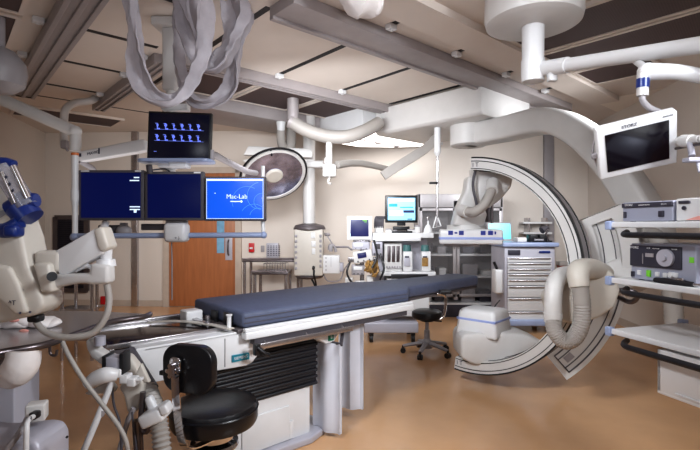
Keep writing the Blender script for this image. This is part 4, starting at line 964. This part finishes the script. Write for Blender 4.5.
m = MB(); m.ell(P(313.5, 268, YP-.18), (.02, .02, .03)); m.tube([P(314, 270, YP-.18), P(314, 276, YP-.2), P(316, 284, YP-.1), P(317, 300, YP)], .012, k=4); m.tube([P(309, 275, YP-.1), P(315, 286, YP-.1), P(316, 300, YP-.05)], .014, k=4); part('cable', m, 'black', hd)
m = MB(); m.box(P(310, 165, YP), (.4, .22, .1), .02); m.box(P(303, 161, YP), (.16, .18, .09), .02); part('top_arm', m, 'whitew', pd)
# wall module cluster to the right of the pendant
mo = thing('infusion_module', 'white wall module box right of the beige pendant', 'medical device', P(331, 273, 6.460))
m = MB(); m.box(P(331, 264, 6.460), (.25, .2, .25), .012); bo = part('housing', m, 'white', mo)
m = MB(); m.box(P(340, 267, 6.440), (.1, .14, .12), .01); part('side_unit', m, 'lilac', mo)
m = MB()
for i in range(4): m.box(P(326, 258+i*4, 6.358), (.012, .006, .025))
m.box(P(331, 262, 6.358), (.004, .006, .14)); part('marking', m, 'greyp', bo)
m = MB(); m.tube([P(323, 273, 6.440), P(328, 281, 6.410), P(340, 280, 6.410), P(344, 270, 6.410), P(350, 262, 6.360)], .01, k=5); m.tube([P(336, 252, 6.460), P(334, 246, 6.460), P(330, 245, 6.460), P(329, 250, 6.460)], .02, k=3); m.box(P(331, 248, 6.460), (.05, .06, .1), .01); m.tube([P(331, 247, 6.510), P(348, 247, 6.360), P(352, 250, 6.260)], .014); m.ell(P(327.5, 234.5, 6.560), (.04, .03, .025)); m.tube([P(322, 233, 6.610), P(327, 234.5, 6.560)], .012); m.tube([P(334, 247, 6.460), P(330, 240, 6.510), P(327, 235, 6.560)], .01, k=3); part('fittings', m, 'greyp', mo)

# anaesthesia workstation
YW = 5.4
aw = thing('anaesthesia_machine', 'pale grey anaesthesia machine with shelves and castor base behind the table', 'medical machine', V((*P(400, 0, YW+.2).xy, 0)))
xa, xb = P(378, 0, YW).x, P(430, 0, YW).x
m = MB(); m.bx(P(372, 0, YW).x, P(433, 0, YW).x, YW-.05, YW+.4, P(0, 238, YW).z, P(0, 233, YW).z, .008); m.bx(P(372, 0, YW).x, P(420, 0, YW).x, YW-.07, YW-.04, P(0, 241, YW).z, P(0, 237, YW).z, .006); part('top_shelf', m, 'white', aw)
m = MB(); m.bx(xa, xb, YW+.2, YW+.38, .3, P(0, 238, YW).z); m.bx(xa, xa+.06, YW+.02, YW+.3, .3, P(0, 238, YW).z, .01); part('frame', m, 'lilac', aw)
m = MB(); m.bx(P(384, 0, YW).x, P(402, 0, YW).x, YW, YW+.22, P(0, 272, YW).z, P(0, 243, YW).z, .01); fm = part('flow_panel', m, 'whitew', aw)
m = MB()
for px in (389, 393.5, 398): m.bx(P(px-1.6, 0, YW).x, P(px+1.6, 0, YW).x, YW-.008, YW+.01, P(0, 262, YW).z, P(0, 246, YW).z, .004)
part('flow_tube', m, 'steeld', fm)
m = MB()
for i in range(6): m.cyl(P(387+i*2.6, 267, YW-.03), P(387+i*2.6, 267, YW), .012, n=10)
part('knob', m, 'greyp', fm)
m = MB(); m.bx(P(378, 0, YW).x, P(434, 0, YW).x, YW-.12, YW+.25, P(0, 275, YW).z, P(0, 271, YW).z, .006); m.bx(P(386, 0, YW).x, P(428, 0, YW).x, YW-.2, YW-.1, P(0, 283, YW-.15).z, P(0, 279, YW-.15).z, .006); m.bx(P(386, 0, YW).x, P(428, 0, YW).x, YW-.1, YW+.25, .3, P(0, 278, YW).z, .01); part('work_shelf', m, 'white', aw)
m = MB(); m.bx(P(364, 0, YW-.1).x, P(418, 0, YW-.1).x, YW-.15, YW+.4, .12, .24, .015); bs_ = part('base', m, 'lilac', aw)
for px, yy in ((371, YW-.08), (412, YW-.08), (371, YW+.32), (412, YW+.32)):
    m = MB(); xx = P(px, 0, YW).x; m.cyl((xx-.02, yy, .045), (xx+.02, yy, .045), .045, n=18); m.box((xx, yy, .1), (.05, .05, .05), .006); part('caster', m, 'black', bs_)
m = MB(); m.bx(P(372, 0, YW).x, P(384, 0, YW).x, YW+.0, YW+.2, .22, .8); part('pedestal', m, 'lilac', aw)
def vap(px, body, label):
    t = thing('vaporizer', label, 'vaporizer', P(px, 271.5, YW-.0))
    m = MB(); m.bx(P(px-4.5, 0, YW).x, P(px+4.5, 0, YW).x, YW-.1, YW+.0, P(0, 270.9, YW).z, P(0, 251, YW).z, .012); b = part('body', m, 'white', t)
    m = MB(); m.cyl(P(px, 251, YW-.05), P(px, 245, YW-.05), .05, .042); part('dial', m, 'tealcap', t)
    m = MB(); m.box(P(px, 262, YW-.104), (.07, .012, .1), .004); part('window', m, body, b)
    m = MB(); m.box(P(px, 257, YW-.104), (.05, .01, .02), .003); part('button', m, 'mark', b)
vap(407, 'lilac', 'white vaporizer with teal cap, left one on anaesthesia machine')
vap(425, 'amber', 'white vaporizer with amber window, right one on anaesthesia machine')
kb = thing('keyboard', 'black keyboard lying on the anaesthesia machine shelf', 'keyboard', P(408, 277, YW-.1))
m = MB(); m.box(P(408, 274.5, YW-.04)+V((0, -.02, 0)), (.4, .14, .02), .005); m.bx(P(390, 0, YW).x, P(426, 0, YW).x, YW-.14, YW-.12, P(0, 279.5, YW-.12).z, P(0, 274, YW-.12).z, .004); part('keys', m, 'black', kb)
# big cyan monitor
c = P(401.5, 209, YW+.1); Mx = vert(c)
t, hs, sc = monitor('monitor', 'black monitor with bright light blue chart screen above the machine', Mx, .385, .325, .03, 's_lb', 'black', .05)
m = MB(Mx); m.box((0, .105, .005), (.3, .03, .002)); m.box((-.06, -.05, .005), (.16, .06, .002)); part('screen_text', m, 's_white', sc)
m = MB(Mx); m.box((-.1, .045, .0048), (.1, .035, .002)); m.box((.06, .02, .0048), (.16, .012, .002)); part('screen_band', m, 's_teal', sc)
m = MB(Mx); m.box((.085, -.03, .0055), (.13, .03, .002)); part('screen_box', m, 's_navy', sc)
m = MB(Mx); m.box((.1, -.12, .0055), (.06, .012, .002)); part('screen_box', m, 's_navy', sc)
m = MB(Mx); m.box((0, -.17, -.03), (.1, .06, .04), .008); zt2 = P(0, 233, YW).z-c.z; m.box((0, zt2+.012, -.02), (.24, .024, .2), .006); m.box((0, zt2/2-.09, -.03), (.2, .05, .05), .01); part('stand', m, 'black', hs)
# patient monitor
c = P(359.5, 228, 5.3); Mx = vert(c)
t, hs, sc = monitor('patient_monitor', 'white patient monitor with dark navy screen left of machine', Mx, .285, .27, .038, 's_navy', 'white', .09)
m = MB(Mx); m.box((.06, .085, .005), (.05, .008, .002)); m.box((.07, .07, .005), (.03, .006, .002)); part('screen_text', m, 'lime', sc)
m = MB(Mx); m.box((-.11, -.08, .004), (.012, .03, .002)); part('screen_label', m, 's_white', sc)
m = MB(); m.cyl(P(362, 236, 5.42), P(362, 320, 5.42), .025); m.bx(P(348, 0, 5.4).x, P(376, 0, 5.4).x, 5.36, 5.44, P(0, 262, 5.4).z, P(0, 257, 5.4).z, .004); m.box(P(362, 241, 5.4), (.2, .1, .03), .006); m.cyl(V((*P(362, 0, 5.42).xy, .2)), P(362, 320, 5.42), .025); m.bx(.12, .158, 5.39, 5.45, .14, .24); part('pole', m, 'steel', hs)
def smallbox(name, label, px, py, w, h, Y, mat, d=.15, front=None, tilt=0):
    c = P(px, py, Y); t = thing(name, label, 'medical device', (c.x, c.y, c.z-h/2)); Mx = vert(c) @ Matrix.Rotation(R(tilt), 4, 'Z')
    m = MB(Mx); m.box((0, 0, -d/2), (w, h, d), .01); b = part('housing', m, mat, t)
    if front:
        m = MB(Mx); m.box((front[1], front[2], .002), (front[3], front[4], .008), .002); part('display', m, front[0], b)
    m = MB(Mx)
    for i in range(3): m.cyl((-w*.3+i*w*.3, -h*.36, .0), (-w*.3+i*w*.3, -h*.36, .012), h*.07, n=10)
    part('knob', m, 'dgrey', b)
    return t
smallbox('device_module', 'grey module right below the patient monitor', 361, 246, .2, .085, 5.3, 'lilac', .12, ('white', -.03, .012, .1, .04))
smallbox('small_display', 'small white tilted display unit under the patient monitor', 363, 256.5, .22, .13, 5.25, 'whitew', .1, ('s_navy', -.01, .015, .1, .06), 10)
smallbox('device_module', 'grey module box lowest under the small tilted display', 358, 270, .15, .12, 5.3, 'greyp', .12, ('white', 0, .02, .1, .04))
smallbox('gauge_module', 'grey gauge module between patient monitor and machine', 377.5, 249, .12, .16, 5.3, 'lilac', .12, ('dgrey', 0, .03, .06, .06))
m = MB()
for i in range(9):
    x0 = 366+random.random()*12; y0 = 260+random.random()*8
    m.tube([P(x0, y0, 5.2), P(x0+random.uniform(-4, 4), y0+5, 5.15), P(x0+random.uniform(-6, 6), y0+10, 5.18)], .012, n=8, k=3)
m.box(P(371, 267, 5.24), (.12, .1, .12), .02); solo('cable_bundle', m, 'amber', 'tangle of amber cables under the small display', 'cables')
lg = thing('supply_ledge', 'pale ledge on the monitor pole just beyond the mattress', 'ledge', P(360, 290, 5.3))
m = MB(); m.bx(P(346, 0, 5.3).x, P(374, 0, 5.3).x, 5.24, 5.39, P(0, 289, 5.3).z, P(0, 286, 5.3).z, .004); part('board', m, 'lilac', lg)
zl_ = P(0, 286, 5.3).z
for px, w, h, lab in ((349, .09, .1, 'pale supply pack standing leftmost on the ledge beyond mattress'), (360, .12, .06, 'low pale supply pack in middle of the ledge beyond mattress'), (370, .08, .12, 'pale supply pack standing rightmost on the ledge beyond mattress')):
    m = MB(); m.box((P(px, 0, 5.3).x, 5.3, zl_+h/2), (w, .1, h), .012); solo('supply_pack', m, 'whitew', lab, 'pack', 'supply packs on the ledge')
for pts in ([P(350, 262, 5.2), P(347, 272, 5.16), P(350, 280, 5.16), P(354, 284, 5.18)], [P(374, 240, 5.16), P(377, 256, 5.14), P(372, 268, 5.1)], [P(380, 255, 5.14), P(384, 268, 5.08), P(380, 280, 5.08)]):
    m = MB(); m.tube(pts, .012, k=5); solo('hanging_cable', m, 'black', 'black cable hanging around the patient monitor and gauge module', 'cable', 'black cables by the patient monitor')
# things on the machine's top shelf
zs_ = P(0, 233, YW).z
t = thing('cable_holder', 'white holder with black and coloured cables left of cyan monitor', 'holder', V((*P(379, 0, YW+.1).xy, zs_)))
m = MB(); m.box(V((*P(379, 0, YW+.1).xy, zs_+.08)), (.1, .1, .16), .01); part('box', m, 'whitew', t)
m = MB()
for i in range(6): x = P(375+i*1.6, 0, YW+.05).x; m.tube([(x, YW+.06, zs_+.06), (x, YW+.05, zs_+.15), (x+.02, YW+.1, zs_+.19), (x+.06, YW+.12, zs_+.17)], .011, k=4)
part('cable', m, 'dgrey', t)
for px, w, h, lab in ((388.5, .07, .05, 'small white container leftmost under the cyan monitor'), (394, .06, .035, 'tiny white container beside the cyan monitor base on its left'), (411, .08, .045, 'small white container just right of cyan monitor base'), (417, .06, .09, 'taller white container right of cyan monitor base')):
    c = V((*P(px, 0, YW+.08).xy, zs_)); t = thing('container', lab, 'container', c, 'containers under the cyan monitor')
    m = MB(); m.box(c+V((0, 0, h*.4)), (w, .08, h*.8), .006); part('tub', m, 'whitew', t)
    m = MB(); m.box(c+V((0, 0, h*.9)), (w+.006, .086, h*.2), .004); part('lid', m, 'greyp', t)
t = thing('spray_bottle', 'small white cone bottle at right end of machine shelf', 'bottle', V((*P(428, 0, YW).xy, zs_)))
m = MB(Matrix.Translation(V((*P(428, 0, YW).xy, zs_)))); m.lathe([(.05, 0), (.048, .04), (.03, .08), (.012, .1), (.01, .14)]); part('body', m, 'white', t)
m = MB(); p = V((*P(428, 0, YW).xy, zs_+.14)); m.tube([p, p+V((-.01, 0, .04)), p+V((.02, 0, .05))], .006, k=3); part('spout', m, 'steel', t)

# stainless tables by the door
def steeltable(px0, px1, pyt, Y, d, label, shelf=True):
    z = P(0, pyt, Y).z; x0, x1 = P(px0, 0, Y).x, P(px1, 0, Y).x
    t = thing('steel_table', label, 'table', V(((x0+x1)/2, Y+d/2, 0)), 'steel tables by the back wall')
    m = MB(); m.bx(x0, x1, Y, Y+d, z-.03, z, .005); m.tube([(x0, Y, z+.015), (x1, Y, z+.015)], .012, n=8); part('tabletop', m, 'steeld', t)
    for x in (x0+.03, x1-.03):
        for y in (Y+.03, Y+d-.03):
            m = MB(); m.cyl((x, y, 0), (x, y, z-.02), .022, n=12); part('leg', m, 'steel', t)
    m = MB(); m.bx(x0+.01, x1-.01, Y+.02, Y+d-.02, .22, .24); part('lower_shelf', m, 'steel', t)
steeltable(242, 300, 260, 6.7, .5, 'taller stainless steel table below the red alarm')
steeltable(252, 288, 272.5, 6.05, .45, 'lower stainless steel table in front, beside the pendant')
t = thing('wire_basket', 'low wire basket on the lower steel table', 'basket', P(280, 272.5, 6.25))
z = P(0, 272.5, 6.05).z; x0, x1 = P(265, 0, 6.2).x, P(286, 0, 6.2).x; m = MB()
for y in (6.12, 6.4):
    m.tube([(x0, y, z+.11), (x1, y, z+.11)], .006, n=6); m.tube([(x0, y, z+.007), (x1, y, z+.007)], .006, n=6)
    for i in range(9): x = x0+(x1-x0)*i/8; m.tube([(x, y, z+.005), (x, y, z+.11)], .003, n=5)
for x in (x0, x1): m.tube([(x, 6.12, z+.11), (x, 6.4, z+.11)], .006, n=6); m.tube([(x, 6.12, z+.007), (x, 6.4, z+.007)], .006, n=6)
part('wire', m, 'steel', t)

# steel and glass supply cabinet
YK = 6.78
ck = thing('supply_cabinet', 'stainless steel supply cabinet with glass doors at the back', 'cabinet', V((*P(463, 0, YK+.2).xy, 0)))
xl, xm, xr = P(418, 0, YK).x, P(456, 0, YK).x, P(503, 0, YK).x; ztp = P(0, 194, YK).z
m = MB(); m.bx(xl, xr, YK+.42, YK+.45, .0, ztp); m.bx(xl, xl+.03, YK, YK+.45, .0, ztp); m.bx(xr-.03, xr, YK, YK+.45, .0, ztp); m.bx(xl, xr, YK, YK+.45, ztp-.2, ztp, .006); m.bx(xm-.03, xm+.03, YK, YK+.45, .25, ztp-.1); part('carcass', m, 'steelm', ck)
m = MB(); m.bx(xl+.02, xr-.02, YK-.005, YK+.4, 0, .17, .004); part('plinth', m, 'dark_in', ck, label='dark base panel')
for py in (303, 276, 254, 232):
    m = MB(); z = P(0, py, YK).z; m.bx(xl+.02, xr-.02, YK+.01, YK+.42, z-.03, z, .003); part('shelf', m, 'white', ck)
for (a, b, px0, px1) in ((xl+.02, xm-.01, 424, 452), (xm+.01, xr-.02, 462, 498)):
    m = MB(); zz0, zz1 = .3, ztp-.21
    for q in ((a, a+.04, zz0, zz1), (b-.04, b, zz0, zz1), (a, b, zz1-.04, zz1), (a, b, zz0, zz0+.04)): m.bx(q[0], q[1], YK-.02, YK+.005, q[2], q[3], .003)
    d = part('door', m, 'steelm', ck)
    m = MB(); m.bx(a+.035, b-.035, YK-.01, YK-.004, zz0+.03, zz1-.03); part('glass_pane', m, 'glassp', d)
    m = MB(); hx = b-.02 if a < xm-.3 else a+.02; m.tube([(hx, YK-.02, 1.0), (hx, YK-.045, 1.02), (hx, YK-.045, 1.12), (hx, YK-.02, 1.14)], .006); part('handle', m, 'chrome', d)
def items(z, xs, label, mat, hh):
    for i, x in enumerate(xs):
        pass
for i, (px, py, w, h, mt) in enumerate(((428, 303, .14, .2, 'whitew'), (440, 303, .12, .14, 'dgrey'), (470, 303, .2, .22, 'greyp'), (488, 303, .18, .16, 'dark_in'), (430, 276, .16, .12, 'dark_in'), (444, 276, .1, .1, 'white'), (472, 276, .22, .16, 'greyp'), (490, 276, .16, .06, 'whitew'), (428, 254, .16, .16, 'dgrey'), (443, 254, .12, .1, 'greyp'), (470, 254, .18, .12, 'dark_in'), (489, 254, .2, .14, 'dgrey'))):
    lab = {303: 'bottom', 276: 'second lowest', 254: 'second highest'}[py]
    side = ('left half' if px < 456 else 'right half'); z = P(0, py, YK).z
    pos = 'outer' if px in (428, 430, 488, 490, 489) else 'inner'
    x = P(px, 0, YK).x; m = MB(); m.bx(x-w/2, x+w/2, YK+.1, YK+.36, z, z+h, .008)
    t = thing('supply_box', '%s supply box, %s shelf of glass cabinet, %s' % (pos, lab, side), 'box', V((x, YK+.23, z)), 'supply boxes in the glass cabinet')
    part('carton', m, mt, t); m = MB(); m.bx(x-w/2-.003, x+w/2+.003, YK+.096, YK+.364, z+h*.72, z+h+.004, .004); part('lid', m, mt, t)

# drawer cart with things on top
YQ = 5.75
dc = thing('drawer_cart', 'pale blue grey medical drawer cart right of the glass cabinet', 'cart', V((*P(530, 0, YQ+.25).xy, 0)))
xl, xr = P(504.5, 0, YQ).x, P(555, 0, YQ).x; ztp = P(0, 247, YQ).z; zb = .16
m = MB(); m.bx(xl, xr, YQ, YQ+.55, zb, ztp, .01); part('carcass', m, 'lilac', dc)
m = MB(); m.bx(xl-.03, xr+.04, YQ-.04, YQ+.6, ztp, ztp+.055, .015); part('top_tray', m, 'blueg', dc)
m = MB(); m.bx(xl-.03, xr+.03, YQ-.06, YQ+.58, zb-.06, zb+.02, .02); bs_ = part('base_bumper', m, 'blueg', dc)
for px in (508, 550):
    for yy in (YQ+.05, YQ+.48):
        m = MB(); xx = P(px, 0, YQ).x; m.cyl((xx-.018, yy, .05), (xx+.018, yy, .05), .05, n=18); part('caster', m, 'black', bs_)
ys = [256, 261, 267.5, 273, 278.5, 284.5, 295.5, 310, 326]
ys = [257, 262.5, 268, 273.5, 279, 285.5, 297.5, 311, 321]
for i in range(len(ys)-1):
    za, zb2 = P(0, ys[i], YQ).z-.006, P(0, ys[i+1], YQ).z+.004
    m = MB(); m.bx(xl+.035, xr-.05, YQ-.02, YQ+.02, zb2, za, .005); d = part('drawer', m, 'white', dc)
    m = MB(); m.bx(xl+.05, xr-.065, YQ-.036, YQ-.018, za-.018, za-.004, .004); part('handle', m, 'steel', d)
m = MB(); m.bx(P(508, 0, YQ).x, P(520, 0, YQ).x, YQ-.012, YQ+.01, P(0, 255, YQ).z, P(0, 250, YQ).z, .003); part('lock_display', m, 'panel_b', dc)
m = MB(); m.bx(P(539, 0, YQ).x, P(550, 0, YQ).x, YQ-.012, YQ+.01, P(0, 253, YQ).z, P(0, 251, YQ).z, .003); part('name_label', m, 'blue', dc)
t = thing('sharps_bin', 'white plastic bin hanging on the left side of drawer cart', 'bin', P(499, 293, YQ+.1))
m = MB(); c = P(498.5, 281, YQ+.12); m.box(c, (.13, .16, .3), .02); part('bin', m, 'white', t)
m = MB(); m.tube([P(497, 269, YQ+.1), P(494, 262, YQ+.1)], .018); m.tube([P(500, 300, YQ+.1), P(495, 306, YQ+.1), P(492, 312, YQ+.1)], .008, k=3); part('tube', m, 'black', t)
ztc = ztp+.055
t = thing('cart_device', 'pair of dark boxes on top of the drawer cart', 'device', V((*P(537, 0, YQ+.2).xy, ztc)))
m = MB(); x = P(537, 0, YQ+.2).x; m.box((x-.06, YQ+.2, ztc+.05), (.11, .12, .1), .012); m.box((x+.06, YQ+.2, ztc+.05), (.1, .12, .1), .012); part('housing', m, 'black', t)
m = MB(); m.box((x, YQ+.135, ztc+.03), (.12, .01, .02), .003); part('front_strip', m, 'greyp', t)
t = thing('gooseneck_lamp', 'small dark jointed clamp lamp at right end of cart top', 'lamp', V((*P(549, 0, YQ+.15).xy, ztc)))
b0 = V((*P(549, 0, YQ+.15).xy, ztc)); m = MB(); m.cyl(b0, b0+V((0, 0, .02)), .04); part('base', m, 'black', t)
m = MB(); m.tube([b0+V((0, 0, .015)), b0+V((-.04, 0, .1)), b0+V((.0, 0, .17)), b0+V((-.05, 0, .2))], .011, k=3); part('arm', m, 'steeld', t)
m = MB(); m.tube([b0+V((-.03, -.02, .19)), b0+V((-.11, -.04, .15))], [.02, .045], n=14); part('head', m, 'dgrey', t)
m = MB(); x = P(520, 0, YQ+.2).x; m.box((x, YQ+.2, ztc+.03), (.12, .16, .06), .012); solo('tissue_pack', m, 'whitew', 'pale tissue pack on the left half of cart top', 'pack')
# laptop on its stand
YQ2 = 6.5
lt = thing('laptop_stand', 'slim white laptop stand between glass cabinet and drawer cart', 'stand', V((*P(502, 0, YQ2).xy, 0)))
x = P(502, 0, YQ2).x; zl = P(0, 241, YQ2).z
m = MB(); m.bx(x-.2, x+.2, 6.37, 6.68, zl-.025, zl, .006); part('shelf', m, 'white', lt)
m = MB(); m.cyl((x, 6.58, .03), (x, 6.58, zl-.02), .022); part('pole', m, 'steel', lt)
m = MB(); m.bx(x-.2, x+.2, 6.4, 6.68, 0, .035, .01); part('base', m, 'lilac', lt)
lp = thing('laptop', 'open laptop with cyan screen left of the drawer cart', 'laptop', V((x+.02, YQ2, zl)))
m = MB(); m.bx(x-.17, x+.17, 6.39, 6.58, zl, zl+.022, .005); part('keyboard_base', m, 'greyp', lp)
LMx = Matrix.Translation((x, 6.6, zl+.135)) @ Matrix.Rotation(R(80), 4, 'X')
m = MB(LMx); m.box((0, 0, -.008), (.35, .26, .014), .004); ld = part('lid', m, 'greyp', lp)
m = MB(LMx); m.box((0, .0, .0), (.31, .22, .006)); part('screen', m, 's_cyan', ld)
# wall shelves and red box
ws = thing('wall_shelf', 'two thin white shelves on the back wall behind the cart', 'shelf', CL+dB*wx(533)+V((0, 0, wz(533, 233))))
for py in (222, 232):
    m = MB(WB); m.bx(wx(519), wx(547), -.22, 0, wz(533, py)-.03, wz(533, py), .004); part('board', m, 'white', ws)
m = MB(WB); m.bx(wx(524), wx(526), -.2, 0, wz(533, 236), wz(533, 218)); m.bx(wx(541), wx(543), -.2, 0, wz(533, 236), wz(533, 218)); part('bracket', m, 'steel', ws)
t = thing('sharps_box', 'orange red disposal box on the back wall right of the cart', 'box', CL+dB*wx(562)+V((0, 0, wz(562, 287))))
m = MB(WB); m.bx(wx(556.5), wx(566), -.14, 0, wz(562, 287), wz(562, 265), .01); part('bin', m, 'orange', t)
m = MB(WB); m.bx(wx(556), wx(566.5), -.145, 0, wz(562, 265), wz(562, 261), .006); part('lid', m, 'whitew', t)
# arm rest bracket hanging from the table tip
t = thing('arm_support', 'chrome bent rod with black pad under the table tip', 'arm support', TM @ V((1.95, .14, .7)))
m = MB(); m.tube([P(437, 294, 3.75), P(444, 295, 3.75), P(446, 300, 3.75), P(444, 315, 3.75), P(440, 319, 3.75)], .012, k=4); part('rod', m, 'chrome', t)
m = MB(); m.box(P(445, 293, 3.75)+V((0, 0, .01)), (.09, .09, .03), .008); part('pad', m, 'black', t)

# ================================================================ LIGHTS
def area(name, loc, target, sx, sy, e, col=(1, 1, 1)):
    l = bpy.data.lights.new(name, 'AREA'); l.shape = 'RECTANGLE'; l.size = sx; l.size_y = sy; l.energy = e; l.color = col
    o = bpy.data.objects.new(name, l); COL.objects.link(o); o.location = loc
    o.rotation_euler = (V(target)-V(loc)).to_track_quat('-Z', 'Y').to_euler(); return o
area('key_lamp', (2.0, .5, 2.5), (-.5, 2.7, .6), .8, .6, 44, (.9, .95, 1)).data.spread = R(110)
area('room_lamp', (.2, 1.7, 2.87), (.2, 3.4, 0), 2.0, 1.0, 9, (.9, .94, 1))
area('arm_fill', (-.9, .9, 2.8), (1.4, 3.9, .7), .5, .5, 27, (.9, .95, 1)).data.spread = R(70)  # added light with no fixture, brightens the C-arm from front left
area('right_wall_fill', (2.7, 4.2, 2.4), (1.2, 7.3, 1.2), .7, .7, 27, (.92, .96, 1)).data.spread = R(100)  # added light hanging free in the room, washes the back wall's right side
area('back_wall_fill', (-.5, 3.6, 2.3), (.2, 7.5, 1.4), 1.4, .3, 39, (.92, .96, 1)).data.spread = R(105)  # added light floating mid-room, turned away from camera to brighten the back wall
area('left_wall_fill', (-2.0, 4.7, 2.0), (-2.8, 7.6, 1.2), .6, .6, 15, (1, .98, .96)).data.spread = R(105)  # added light without a fixture, lifts the left part of the back wall
area('ceiling_fill', (-.5, 4.0, 1.6), (-.5, 4.2, 2.9), 1.8, 1.4, 9, (.97, .97, 1))  # added upward light, unseen from below, brightens the ceiling tiles
area('side_ceiling_fill', (-2.2, 4.2, 1.6), (-2.2, 4.3, 2.9), 1, 1, 3.5, (.97, .97, 1))  # second added upward light, for the ceiling at left
area('bounce_lamp', (.3, -1.2, 1.7), (-.1, 4.4, 2.9), 1.2, .8, 11, (.9, .93, 1)).data.spread = R(75)  # added behind the camera to lift the far ceiling
area('fill_lamp', (-1.6, -.9, 1.9), (1.5, 2.1, .8), .6, .6, 6, (.88, .92, 1))  # added weak fill from behind left for the right-hand shelves
w = bpy.data.worlds.new('World'); SC.world = w; w.use_nodes = True
w.node_tree.nodes['Background'].inputs[0].default_value = (.5, .5, .55, 1); w.node_tree.nodes['Background'].inputs[1].default_value = .3
SC.view_settings.view_transform = 'Standard'; SC.view_settings.look = 'None'; SC.view_settings.exposure = 0; SC.view_settings.gamma = .9

cam = bpy.data.cameras.new('Camera'); co = bpy.data.objects.new('Camera', cam); COL.objects.link(co)
cam.sensor_width = 36; cam.lens = F/700*36; cam.clip_start = .05
co.location = (0, 0, H); co.rotation_euler = (R(90), 0, 0); SC.camera = co
